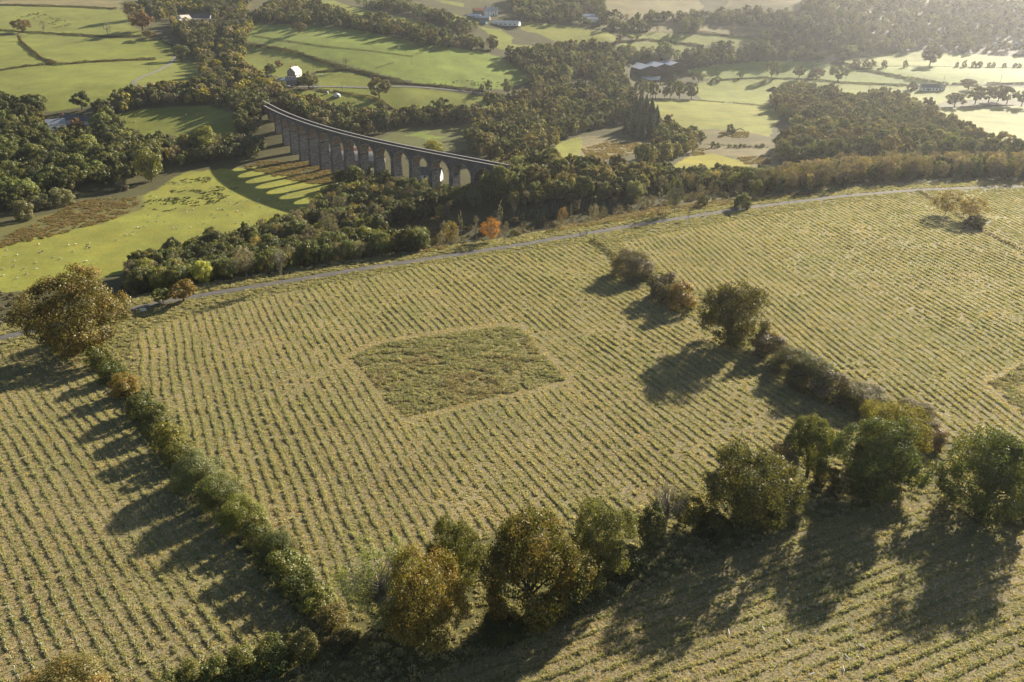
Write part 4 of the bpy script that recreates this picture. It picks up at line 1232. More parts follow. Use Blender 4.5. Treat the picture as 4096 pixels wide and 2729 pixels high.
WOODS = [  # words for the label, spacing, mix, outline
    ('oak wood beside the sheep meadow', 8.5, OAKS, 'o', [(-60, 255), (0, 248), (60, 246), (130, 258), (215, 250), (262, 262), (240, 276), (130, 272), (95, 300), (150, 322), (215, 318), (235, 290), (262, 282), (300, 318), (330, 330), (380, 345), (380, 372), (340, 400), (290, 420), (230, 430), (140, 450), (100, 470), (60, 480), (0, 500), (-60, 510)]),
    ('scrub under the left wood', 6, ALDER, 'o', [(380, 340), (480, 338), (545, 320), (600, 338), (620, 352), (540, 372), (440, 376), (390, 385)]),
    ('belt along the old railway line', 7.5, CORRIDOR, 'o', [(395, 40), (440, 62), (500, 60), (560, 30), (590, 50), (562, 92), (556, 125), (560, 165), (625, 195), (660, 215), (625, 228), (600, 250), (598, 300), (560, 315), (548, 300), (545, 262), (480, 243), (440, 234), (470, 190), (465, 150), (440, 120), (420, 95), (400, 80)]),
    ('trees above the small left pasture', 6.5, CORRIDOR, 'o', [(262, 240), (300, 224), (370, 208), (450, 205), (470, 225), (440, 240), (330, 246), (275, 262)]),
    ('trees on the skyline of the left pastures', 8, CORRIDOR, 'o', [(300, -25), (600, -30), (560, 28), (470, 52), (445, 38), (400, 38), (360, 48), (330, 20)]),
    ('scrub behind the left end of the viaduct', 6, CORRIDOR, 'o', [(655, 226), (700, 238), (745, 250), (790, 285), (790, 305), (745, 300), (690, 275), (640, 245)]),
    ('trees behind the viaduct', 7, BROAD, 'o', [(745, 262), (815, 266), (880, 265), (905, 272), (960, 268), (1010, 262), (1060, 264), (1090, 280), (1000, 290), (925, 292), (870, 298), (860, 312), (815, 318), (790, 290)]),
    ('wood at the right end of the viaduct', 8, BROAD, 'o', [(1075, 345), (1095, 290), (1080, 262), (1130, 245), (1215, 232), (1232, 200), (1180, 150), (1190, 128), (1285, 112), (1395, 110), (1412, 150), (1428, 178), (1430, 205), (1450, 225), (1458, 258), (1440, 282), (1330, 308), (1300, 320), (1262, 345), (1250, 362), (1160, 372), (1110, 372)]),
    ('conifer clump in the rough hollow', 8, FIRS, '3', [(1000, 1200), (1080, 1060), (1150, 1000), (1260, 1010), (1330, 1130), (1310, 1220), (1150, 1250)]),
    ('trees beside the conifer clump', 7.5, BROAD, '3', [(1300, 1270), (1340, 1140), (1480, 1200), (1560, 1300), (1720, 1290), (1640, 1360), (1500, 1400), (1380, 1480), (1180, 1500), (1150, 1440), (1260, 1350)]),
    ('ridge wood above the bright pasture', 8.5, BROAD, '2', [(250, 170), (340, 60), (480, 40), (700, 60), (830, 90), (1000, 160), (1250, 200), (1380, 230), (1500, 240), (1700, 290), (1900, 330), (2090, 360), (2240, 390), (2200, 430), (2090, 420), (1850, 400), (1600, 380), (1400, 320), (1100, 260), (850, 215), (500, 195)]),
    ('hedgerow trees climbing to the white farm', 8, MIXED, '2', [(1000, 20), (1180, 55), (1260, 70), (1450, 110), (1700, 170), (1800, 150), (2000, 230), (2100, 240), (2020, 270), (1860, 240), (1640, 140), (1400, 95), (1180, 70)]),
    ('wood around the white farm', 8.5, MIXED, '2', [(1250, -30), (1500, -30), (1460, 30), (1560, 95), (1800, 140), (1900, 170), (1750, 205), (1450, 110), (1260, 70)]),
    ('wood below the tan hillside', 8.5, MIXED, '3', [(-80, -40), (820, -40), (830, 90), (920, 180), (790, 235), (640, 215), (520, 205), (330, 205), (90, 180), (-60, 90)]),
    ('trees along the foot of the tan hillside', 7, MIXED, '3', [(810, 250), (900, 225), (1100, 240), (1300, 265), (1310, 285), (1100, 285), (900, 270)]),
    ('dark belt across the tan hillside', 7.5, MIXED, '3', [(940, 190), (1200, 160), (1540, 165), (1700, 130), (1720, 230), (1640, 300), (1560, 230), (1450, 200), (1200, 185), (1000, 205)]),
    ('dark belt under the upper hillside', 8, MIXED, '3', [(1720, 150), (1880, 130), (2300, 120), (2700, 190), (2700, 260), (2300, 225), (1850, 210)]),
    ('wood along the valley road', 8, MIXED, '3', [(-60, 480), (90, 510), (200, 540), (480, 480), (620, 440), (870, 455), (1060, 470), (1380, 470), (1500, 540), (1700, 440), (1880, 405), (1980, 455), (2294, 410), (2360, 540), (1960, 575), (1600, 615), (1520, 605), (1300, 585), (1060, 610), (920, 640), (960, 700), (1060, 800), (1080, 880), (1060, 1000), (700, 900), (420, 900), (260, 850), (430, 740), (490, 640), (200, 620), (0, 590)]),
    ('alder scrub below the viaduct', 5.6, ALDER, 'o', [(285, 648), (330, 620), (420, 590), (500, 562), (545, 560), (620, 535), (690, 505), (740, 478), (790, 425), (850, 430), (930, 445), (1010, 470), (1030, 500), (940, 515), (900, 520), (880, 560), (990, 560), (960, 585), (860, 605), (760, 622), (690, 640), (620, 655), (520, 672), (400, 690), (320, 690)]),
    ('trees around the viaduct piers', 5.5, PIERS, 'o', [(775, 415), (830, 400), (900, 408), (945, 425), (1020, 440), (1090, 440), (1100, 465), (1030, 490), (900, 450), (790, 440)]),
    ('tall wood between viaduct and track', 7, BROAD, 'o', [(1100, 455), (1098, 425), (1130, 396), (1200, 388), (1300, 395), (1420, 408), (1500, 415), (1560, 425), (1500, 452), (1430, 470), (1300, 478), (1180, 478)]),
    ('slender trees before the yellow field', 5.5, ALDER, 'o', [(1500, 408), (1600, 412), (1700, 418), (1770, 420), (1780, 445), (1680, 445), (1560, 445)]),
    ('bracken bank beyond the gravel track', 6.5, SCRUB, 'o', [(690, 640), (880, 602), (1000, 572), (1180, 553), (1300, 522), (1500, 482), (1700, 456), (1780, 448), (1760, 440), (1600, 448), (1450, 474), (1300, 482), (1180, 490), (1040, 505), (1000, 560), (860, 606)]),
    ('scrub behind the huge orange brown oak', 6, SCRUB, 'o', [(-80, 690), (20, 672), (75, 668), (80, 745), (30, 765), (-80, 790)]),
    ('russet birch wood along the track', 5.4, LARCH, 'o', [(1775, 440), (1790, 405), (1900, 395), (2050, 380), (2200, 385), (2353, 392), (2460, 395), (2460, 415), (2340, 412), (2200, 412), (2080, 414), (1970, 422), (1890, 440), (1830, 455)]),
    ('big mixed wood on the right', 7.5, BROAD, '4', [(20, 960), (120, 850), (240, 830), (400, 880), (540, 850), (640, 900), (760, 930), (900, 900), (1120, 900), (1250, 960), (1420, 1010), (1400, 1080), (1560, 1120), (1700, 1210), (1900, 1290), (2080, 1370), (2300, 1450), (2300, 1500), (1800, 1440), (1000, 1420), (500, 1440), (120, 1480), (60, 1330), (220, 1220), (200, 1100)]),
    ('hazy woodland on the far right hillside', 11, MIXED, '4', [(-40, 520), (60, 560), (420, 545), (600, 545), (900, 490), (1200, 455), (1600, 462), (2000, 470), (2300, 480), (2700, 500), (2700, -50), (1400, -60), (330, -60), (280, 130), (160, 240), (-40, 330)]),
    ('trees on the far skyline', 12, MIXED, '3', [(500, -70), (900, -70), (840, 0), (-900, -10), (-900, -70)]),
]
CLEAR = [('1', [(380, 1010), (620, 1010), (610, 1270), (380, 1270)]), ('3', [(1040, 560), (1600, 560), (1620, 735), (1040, 735)]), ('3', [(520, 700), (760, 700), (760, 820), (520, 820)]), ('2', [(985, 1015), (1090, 1015), (1090, 1075), (985, 1075)]), ('2', [(840, 1180), (1260, 1180), (1260, 1380), (840, 1380)]),
         ('4', [(1980, 340), (2340, 340), (2340, 430), (1980, 430)]), ('2', [(2000, 40), (2360, 40), (2360, 215), (2000, 215)]), ('1', [(1590, 110), (1900, 110), (1900, 225), (1590, 225)]), ('1', [(370, 1010), (900, 1010), (900, 1215), (370, 1215)]),
         ('1', [(1160, 1170), (1280, 1170), (1280, 1270), (1160, 1270)]), ('3', [(620, 120), (770, 120), (770, 200), (620, 200)]), ('6', [(1390, 330), (1680, 330), (1680, 540), (1390, 540)])]
CLEARP = [wpoly(c, p) for c, p in CLEAR]
RAIL = G('1', [(2000, 260), (1960, 380), (1945, 480), (1965, 600), (2030, 700)])[:, :2]
CAND = []
for wi, (words_, sp_, mix, c, pl) in enumerate(WOODS):
    poly = wpoly(c, pl)
    r = np.random.default_rng(100 + wi)
    x0, y0 = poly.min(0)
    x1, y1 = poly.max(0)
    X, Y = np.meshgrid(np.arange(x0, x1, sp_), np.arange(y0, y1, sp_ * 0.9))
    X = X + (np.arange(X.shape[0]) % 2)[:, None] * sp_ / 2 + r.uniform(-0.38, 0.38, X.shape) * sp_
    Y = Y + r.uniform(-0.38, 0.38, X.shape) * sp_
    X, Y = X.ravel(), Y.ravel()
    k = inpoly(X, Y, poly) & (np.hypot(X, Y) < 1700)
    for q in CLEARP:
        k &= ~inpoly(X, Y, q)
    k &= road_dist(X, Y) > 13
    k &= r.random(len(X)) > 0.05
    for a, b in zip(RAIL[:-1], RAIL[1:]):
        for f in np.linspace(0, 1, 12):
            k &= np.hypot(X - a[0] - (b[0] - a[0]) * f, Y - a[1] - (b[1] - a[1]) * f) > 5.5
    X, Y = X[k], Y[k]
    wts = np.array([m[1] for m in mix], float)
    for x, y in zip(X, Y):
        m = mix[int(r.choice(len(mix), p=wts / wts.sum()))]
        big = r.random() ** 2.0 * 1.25
        w = m[2][0] + (m[2][1] - m[2][0]) * big
        h = m[3][0] + (m[3][1] - m[3][0]) * min(1, big * r.uniform(0.8, 1.25))
        word, colr_ = m[4][int(r.integers(0, len(m[4])))]
        # clumps of kin: neighbouring trees tend to share a colour
        if vnoise(np.array([x]), np.array([y]), 22, 40 + wi)[0] > 0.55:
            word, colr_ = m[4][int(vnoise(np.array([x]), np.array([y]), 30, 60 + wi)[0] * 0.999 * len(m[4]))]
        j = r.choice([0.8, 1.0, 1.25, 1.7], p=[0.3, 0.35, 0.23, 0.12]) * r.uniform(0.9, 1.1)
        CAND.append((w, x, y, h, m[0], word, tuple(np.array(colr_) * j), m[5], words_, int(r.integers(0, 4)), r.uniform(0, 6.28)))
cx_ = np.array([q[1] for q in CAND])
cy_ = np.array([q[2] for q in CAND])
cz_ = height(cx_, cy_)
U, V_, ZC = project(np.stack([cx_, cy_, cz_ + 6], 1))
seen = (U > -60) & (U < W + 60) & (V_ > -60) & (V_ < H)
sizepx = np.array([q[0] for q in CAND]) / ZC
# how much of a crown's top stands clear of the trees in front of it
order = np.argsort(-sizepx)
INDIV, REST = [], []
count = {}
for i in order:
    q = CAND[i]
    nm = TREE_NAMES[q[4]]
    far_wood = q[8].startswith('hazy') or q[8].startswith('trees on the far sky')
    if seen[i] and not far_wood and count.get(nm, 0) < 225:
        count[nm] = count.get(nm, 0) + 1
        INDIV.append(i)
    elif seen[i] or (abs(cx_[i]) < 900):
        REST.append(i)
print('wood trees', len(CAND), 'single', len(INDIV), count, 'rest', len(REST))
for i in INDIV:
    w, x, y, h, kind, word, c, mt, wood, var, rz = CAND[i]
    nm = TREE_NAMES[kind]
    tree(kind, (x, y, cz_[i]), w, h, c, '%s %s in the %s' % (word, nm.replace('_', ' '), wood), mt, group='%s %ss in the %s' % (word, nm.replace('_', ' '), wood), rz=rz,
         parts=w / ZC[i] * 796 > 13, var=var)


# ------------------------------------------------------------------ ground cover nobody could count: one object each, drawn from a few tufts
PROTO = bpy.data.collections.new('cover_sources')


FIXED = {}


def fixed_mat(key, color):
    k = (key, tuple(round(float(c), 2) if max(color) > 1 else round(float(c), 3) for c in color))
    if k not in FIXED:
        sec, am, tr_, gl = LEAF_ARGS[M[key].name]
        FIXED[k] = leaf_mat('cover_%d' % len(FIXED), sec, am, tr_, gl, k[1])
    return FIXED[k]


def source(coll, name, me, color, mat):
    o = bpy.data.objects.new(name, me)
    coll.objects.link(o)
    o.material_slots[0].link = 'OBJECT'
    o.material_slots[0].material = fixed_mat(mat, color)
    return o


def scatter(name, coll, pos, rot, scl, idx, label, cat):
    me = bpy.data.meshes.new(name)
    me.vertices.add(len(pos))
    me.vertices.foreach_set('co', np.asarray(pos, np.float32).ravel())
    for an, ty, arr in (('rot', 'FLOAT_VECTOR', rot), ('scl', 'FLOAT_VECTOR', scl)):
        a = me.attributes.new(an, ty, 'POINT')
        a.data.foreach_set('vector', np.asarray(arr, np.float32).ravel())
    a = me.attributes.new('idx', 'INT', 'POINT')
    a.data.foreach_set('value', np.asarray(idx, np.int32))
    o = link(bpy.data.objects.new(name, me))
    tag(o, label, cat, kind='stuff')
    ng = bpy.data.node_groups.new(name, 'GeometryNodeTree')
    ng.interface.new_socket('Geometry', in_out='INPUT', socket_type='NodeSocketGeometry')
    ng.interface.new_socket('Geometry', in_out='OUTPUT', socket_type='NodeSocketGeometry')
    gi, go = ng.nodes.new('NodeGroupInput'), ng.nodes.new('NodeGroupOutput')
    ip = ng.nodes.new('GeometryNodeInstanceOnPoints')
    ci = ng.nodes.new('GeometryNodeCollectionInfo')
    ci.inputs[0].default_value = coll
    ci.inputs[1].default_value = True
    ci.inputs[2].default_value = True
    ip.inputs['Pick Instance'].default_value = True
    L(ng, gi.outputs[0], ip.inputs['Points'])
    L(ng, ci.outputs[0], ip.inputs['Instance'])
    for an, ty, sock in (('rot', 'FLOAT_VECTOR', 'Rotation'), ('scl', 'FLOAT_VECTOR', 'Scale'), ('idx', 'INT', 'Instance Index')):
        na = ng.nodes.new('GeometryNodeInputNamedAttribute')
        na.data_type = ty
        na.inputs[0].default_value = an
        L(ng, na.outputs[0], ip.inputs[sock])
    L(ng, ip.outputs[0], go.inputs[0])
    md = o.modifiers.new('cover', 'NODES')
    md.node_group = ng
    return o


def tuft(name, seed, n, hgt, spread, wid, mat, droop=0.5):
    r = np.random.default_rng(seed)
    a = r.uniform(0, 6.283, n)
    rad = np.sqrt(r.random(n)) * spread * 0.6
    bx, by = np.cos(a) * rad, np.sin(a) * rad
    hh = hgt * r.uniform(0.55, 1.0, n) * (1 - 0.5 * (rad / (spread * 0.6)) ** 2)
    a2 = a + r.normal(0, 0.7, n)
    lean = hh * droop * r.uniform(0.3, 1.3, n)
    t = r.uniform(0, 6.283, n)
    wx, wy = np.cos(t) * wid, np.sin(t) * wid
    mx, my = bx + np.cos(a2) * lean * 0.45, by + np.sin(a2) * lean * 0.45
    ex, ey = bx + np.cos(a2) * lean * 1.2, by + np.sin(a2) * lean * 1.2
    z0 = np.full(n, -0.05)
    v = np.stack([np.stack([bx - wx, by - wy, z0], 1), np.stack([bx + wx, by + wy, z0], 1), np.stack([mx + wx * .8, my + wy * .8, hh * 0.75], 1),
                  np.stack([ex, ey, hh * 0.95], 1), np.stack([mx - wx * .8, my - wy * .8, hh * 0.75], 1)], 1).reshape(-1, 3)
    i0 = np.arange(n) * 5
    q = np.stack([i0, i0 + 1, i0 + 2, i0 + 4], 1)
    tr = np.stack([i0 + 4, i0 + 2, i0 + 3], 1)
    tint = np.repeat(np.stack([r.random(n), r.random(n), np.zeros(n)], 1), 5, 0)
    return mesh_arrays(name, v, q, tr, mats=[M[mat]], tint=tint)


C_ROW = bpy.data.collections.new('row_tufts')
k = 0
for colr_, n in (((0.285, 0.310, 0.145), 4), ((0.400, 0.370, 0.225), 4), ((0.205, 0.255, 0.105), 2)):
    for j in range(n):
        source(C_ROW, 'a%02d_tuft' % k, tuft('grass_tuft', 50 + k, 44, 0.44, 0.50, 0.045, 'blade', 0.7), colr_, 'blade')
        k += 1
C_STUB = bpy.data.collections.new('stubble_tufts')
k = 0
for colr_, n in (((0.50, 0.395, 0.235), 3), ((0.240, 0.275, 0.105), 3)):
    for j in range(n):
        source(C_STUB, 'a%02d_tuft' % k, tuft('stubble_tuft', 80 + k, 18, 0.20, 0.55, 0.04, 'blade', 1.0), colr_, 'blade')
        k += 1
C_TUSS = bpy.data.collections.new('tussocks')
k = 0
for colr_, n in (((0.245, 0.250, 0.125), 3), ((0.36, 0.330, 0.205), 3), ((0.17, 0.205, 0.075), 1), ((0.21, 0.155, 0.105), 1)):
    for j in range(n):
        source(C_TUSS, 'a%02d_tuft' % k, tuft('tussock', 120 + k, 52, 0.6, 0.95, 0.065, 'blade', 0.9), colr_, 'blade')
        k += 1
C_BRACK = bpy.data.collections.new('bracken_clumps')
k = 0
for colr_, n in (((0.19, 0.135, 0.075), 3), ((0.17, 0.165, 0.065), 3), ((0.27, 0.205, 0.125), 3)):
    for j in range(n):
        source(C_BRACK, 'a%02d_clump' % k, tuft('bracken_clump', 160 + k, 50, 0.9, 1.5, 0.09, 'bracken', 0.8), colr_, 'bracken')
        k += 1
C_RUSH = bpy.data.collections.new('rush_clumps')
for k in range(4):
    source(C_RUSH, 'a%02d_rush' % k, tuft('rush_clump', 190 + k, 30, 0.6, 0.8, 0.07, 'blade', 0.4), [(0.12, 0.125, 0.045), (0.14, 0.135, 0.05)][k % 2], 'leaf_needle')


def put(name, coll, x, y, smin, smax, label, cat, hscale=1.0, r=rng):
    nidx = len(coll.objects)
    n = len(x)
    z = height(x, y)
    s = r.uniform(smin, smax, n)
    rot = np.stack([r.normal(0, 0.08, n), r.normal(0, 0.08, n), r.uniform(0, 6.283, n)], 1)
    scl = np.stack([s * r.uniform(0.85, 1.15, n), s * r.uniform(0.85, 1.15, n), s * r.uniform(0.75, 1.2, n) * hscale], 1)
    return np.stack([x, y, z], 1), rot, scl, r.integers(0, nidx, n)


def inview(x, y, z=0.0, m=25):
    u, v, zc = project(np.stack([x, y, np.zeros_like(x) + z], 1))
    return (zc > 1) & (u > -m * 3) & (u < W + m * 3) & (v < H + m * 5)


# grass rows with the young trees in them
TUBE_SPOTS = []
for fk, (poly, d, s) in PL.items():
    r = np.random.default_rng(ord(fk))
    nrm = np.array([-d[1], d[0]])
    pa, pn = poly @ d, poly @ nrm
    rows = np.arange(pn.min(), pn.max(), s)
    al = np.arange(pa.min(), pa.max(), 0.33)
    A, R = np.meshgrid(al, rows)
    A = A + r.uniform(-0.18, 0.18, A.shape)
    R = R + r.normal(0, 0.12, A.shape)
    X = (A[..., None] * d + R[..., None] * nrm)
    X, Y = X[..., 0].ravel(), X[..., 1].ravel()
    wv = (fbm(X, Y, 30, 3) - 0.5) * 1.8
    X, Y = X + nrm[0] * wv, Y + nrm[1] * wv
    k = inpoly(X, Y, poly) & ~inpoly(X, Y, PATCH_EDGE) & ~inpoly(X, Y, PATCH2_EDGE) & (road_dist(X, Y) < -5.5) & inview(X, Y)
    dens = vnoise(X, Y, 1.3, 17) * 0.6 + vnoise(X, Y, 9, 18) * 0.4
    k &= dens > 0.29
    X, Y = X[k], Y[k]
    big = 0.5 + 0.85 * vnoise(X, Y, 1.7, 27) + 0.35 * (vnoise(X, Y, 16, 28) - 0.5)
    p, ro, sc_, ix = put('', C_ROW, X, Y, 0.85, 1.15, '', '', 1.0, r)
    sc_ = sc_ * big[:, None]
    g = vnoise(X, Y, 20, 29) + r.normal(0, 0.22, len(X))
    ix = np.where(g < 0.42, r.integers(0, 4, len(X)), np.where(g < 0.78, r.integers(4, 8, len(X)), r.integers(8, 10, len(X))))
    scatter('grass_rows', C_ROW, p, ro, sc_, ix, {'A': 'rows of rough grass planted with saplings in the left field', 'B': 'rows of rough grass planted with saplings in the middle field', 'C': 'rows of rough grass planted with saplings in the right field',
                                                  'D': 'rows of rough grass in the shaded bottom field', 'E': 'rows of rough grass in the far right corner field'}[fk], 'grass')
    # mown stubble between the rows
    n = int((np.ptp(poly[:, 0]) * np.ptp(poly[:, 1])) * 1.9)
    X = r.uniform(poly[:, 0].min(), poly[:, 0].max(), n)
    Y = r.uniform(poly[:, 1].min(), poly[:, 1].max(), n)
    k = inpoly(X, Y, poly) & inview(X, Y) & (road_dist(X, Y) < -3) & ~inpoly(X, Y, PATCH)
    X, Y = X[k], Y[k]
    g = vnoise(X, Y, 4, 33) + r.normal(0, 0.2, len(X))
    g = np.where(inpoly(X, Y, PATCH_EDGE) | inpoly(X, Y, PATCH2_EDGE), 0.0, g)
    p, ro, sc_, ix = put('', C_STUB, X, Y, 0.7, 1.4, '', '', 1.0, r)
    ix = np.where(g < 0.5, r.integers(0, 3, len(X)), r.integers(3, 6, len(X)))
    scatter('mown_grass', C_STUB, p, ro, sc_, ix, {'A': 'mown straw and grass between the rows of the left field', 'B': 'mown straw and grass between the rows of the middle field', 'C': 'mown straw and grass between the rows of the right field',
                                                   'D': 'mown straw and grass between the rows of the bottom field', 'E': 'mown straw and grass of the far right corner field'}[fk], 'grass')
    # planting spots
    A, R = np.meshgrid(np.arange(pa.min(), pa.max(), 2.5), rows)
    A = A + r.uniform(-0.3, 0.3, A.shape)
    X = (A[..., None] * d + R[..., None] * nrm)
    X, Y = X[..., 0].ravel(), X[..., 1].ravel()
    wv = (fbm(X, Y, 30, 3) - 0.5) * 1.8
    X, Y = X + nrm[0] * wv, Y + nrm[1] * wv
    k = inpoly(X, Y, poly) & ~inpoly(X, Y, PATCH_EDGE) & ~inpoly(X, Y, PATCH2_EDGE) & (road_dist(X, Y) < -6) & inview(X, Y, 0, 0)
    u, v, _ = project(np.stack([X[k], Y[k], 0 * X[k]], 1))
    TUBE_SPOTS.append(np.column_stack([X[k], Y[k], u, v, np.full(k.sum(), ord(fk))]))
TUBE_SPOTS = np.vstack(TUBE_SPOTS)

# tussocks of the two unmown patches
def fill(poly, per, r):
    a = np.ptp(poly[:, 0]) * np.ptp(poly[:, 1])
    n = int(a * per)
    X = r.uniform(poly[:, 0].min(), poly[:, 0].max(), n)
    Y = r.uniform(poly[:, 1].min(), poly[:, 1].max(), n)
    k = inpoly(X, Y, poly)
    return X[k], Y[k]


for poly, lab in ((PATCH, 'tussocky unmown rectangle in the middle field'), (PATCH2, 'tussocky unmown corner at the right edge')):
    r = np.random.default_rng(5)
    X, Y = fill(poly, 1.6, r)
    big = 0.35 + 1.25 * vnoise(X, Y, 2.4, 91)
    p, ro, sc_, ix = put('', C_TUSS, X, Y, 0.9, 1.1, '', '', 0.8, r)
    g = vnoise(X, Y, 11, 93) + r.normal(0, 0.16, len(X))
    ix = np.where(g < 0.45, r.integers(0, 3, len(X)), np.where(g < 0.58, r.integers(3, 6, len(X)), np.where(g < 0.72, 6, 7)))
    scatter('tussock_grass', C_TUSS, p, ro, sc_ * big[:, None], ix, lab, 'grass')
# rough verge on both sides of the track and along the hedges
r = np.random.default_rng(77)
X = r.uniform(-260, 420, 230000)
Y = r.uniform(60, 470, 230000)
d_ = road_dist(X, Y)
planted = np.zeros(len(X), bool)
for poly, _d, _s in PL.values():
    planted |= inpoly(X, Y, poly)
k = (((d_ > 2.5) & (d_ < 15)) | ((d_ < -2.2) & ~planted)) & inview(X, Y)
p, ro, sc_, ix = put('', C_TUSS, X[k], Y[k], 0.6, 1.25, '', '', 0.85, r)
ix = np.where(r.random(len(ix)) < 0.85, r.integers(0, 6, len(ix)), ix)
scatter('verge_grass', C_TUSS, p, ro, sc_, ix, 'rough bleached grass on the verges of the gravel track', 'grass')
# bracken bank beyond the track, marsh and slope under the viaduct
bx, by = [], []
for c, pl, per in (('o', [(690, 640), (880, 600), (1000, 570), (1180, 552), (1300, 520), (1500, 480), (1700, 455), (1800, 448), (1900, 430), (1850, 455), (1700, 490), (1450, 525), (1200, 560), (1000, 590), (800, 630)], 0.7),
                   ('6', [(1180, 960), (1300, 850), (1500, 810), (1700, 830), (1760, 1000), (1600, 1080), (1300, 1040)], 0.5),
                   ('6', [(-120, 360), (0, 320), (420, 330), (700, 380), (740, 440), (660, 530), (440, 520), (200, 470), (60, 420), (-100, 400)], 0.6),
                   ('5', [(-60, 950), (0, 900), (200, 790), (420, 700), (600, 600), (850, 570), (1120, 560), (1060, 660), (880, 740), (640, 810), (330, 890), (0, 960)], 0.5),
                   ('3', [(620, 1330), (900, 1260), (1250, 1290), (1180, 1360), (900, 1420), (700, 1440)], 0.35), ('3', [(1850, 1180), (2120, 1180), (2120, 1230), (1850, 1230)], 0.5), ('3', [(1600, 1340), (1740, 1320), (1720, 1390), (1620, 1390)], 0.5),
                   ('3', [(2020, 1410), (2300, 1390), (2320, 1470), (2080, 1470)], 0.4)):
    X, Y = fill(wpoly(c, pl), per, r)
    bx.append(X)
    by.append(Y)
X, Y = np.concatenate(bx), np.concatenate(by)
k = (road_dist(X, Y) > 9) & (vnoise(X, Y, 7, 55) * 0.7 + r.random(len(X)) * 0.3 > 0.36)
X, Y = X[k], Y[k]
p, ro, sc_, ix = put('', C_BRACK, X, Y, 0.6, 1.25, '', '', 1.0, r)
scatter('bracken', C_BRACK, p, ro, sc_, ix, 'brown bracken and dead stems on the banks and the marsh', 'bracken')
# dark rush clumps in the meadow
X, Y = fill(wpoly('5', [(1100, 640), (1250, 470), (1450, 420), (1640, 400), (1900, 480), (1700, 610), (1500, 640), (1300, 680)]), 0.3, r)
X2, Y2 = fill(wpoly('2', [(1500, 690), (1800, 670), (2100, 640), (2340, 690), (2200, 720), (1900, 700)]), 0.12, r)
X3, Y3 = fill(wpoly('1', [(100, 140), (350, 110), (600, 180), (640, 230), (500, 260), (250, 160)]), 0.12, r)
X, Y = np.concatenate([X, X2, X3]), np.concatenate([Y, Y2, Y3])
k = fbm(X, Y, 9, 44) > 0.52
p, ro, sc_, ix = put('', C_RUSH, X[k], Y[k], 0.8, 1.7, '', '', 0.8, r)
scatter('rushes', C_RUSH, p, ro, sc_, ix, 'dark rush clumps dotted over the damp end of the sheep meadow', 'rushes')

# the rest of the woods: far trees that read as one mass
C_FAR = bpy.data.collections.new('far_trees')
pal = {}
pts, ros, scs, ids = [], [], [], []
groups = {}
for i in REST:
    w, x, y, h, kind, word, c, mt, wood, var, rz = CAND[i]
    key = (kind, word, var % 2)
    if key not in groups:
        groups[key] = (len(groups), kind, c, mt, var % 2)
    pts.append((x, y, cz_[i] - 0.1))
    ros.append((0, 0, rz))
    scs.append((w, w, h))
    ids.append(groups[key][0])
for key, (n, kind, c, mt, var) in groups.items():
    source(C_FAR, 'a%03d_tree' % n, shape(kind, 'low', var)[2], np.array(c) * LEAF_K, mt or ('leaf_needle' if kind == 'spruce' else 'leaf'))
scatter('distant_woodland', C_FAR, pts, ros, scs, ids, 'hazy distant woodland covering the far hillsides and the backs of the woods', 'woodland')

# ------------------------------------------------------------------ young spruces on the slope below the track
sp = wpoly('7', [(0, 850), (150, 800), (350, 740), (620, 715), (900, 700), (1120, 690), (1150, 715), (900, 735), (640, 780), (480, 830), (300, 865), (60, 880)])
X, Y = fill(sp, 0.16, np.random.default_rng(9))
for x, y in list(zip(X, Y))[:170]:
    tree('spruce', (x, y, float(height(x, y))), rng.uniform(1.7, 2.6), rng.uniform(3.0, 5.2), (0.055 * rng.uniform(.8, 1.25), 0.075 * rng.uniform(.8, 1.2), 0.055), 'young blue green spruce in the plantation on the slope below the gravel track',
         group='young spruces below the gravel track', parts=False)


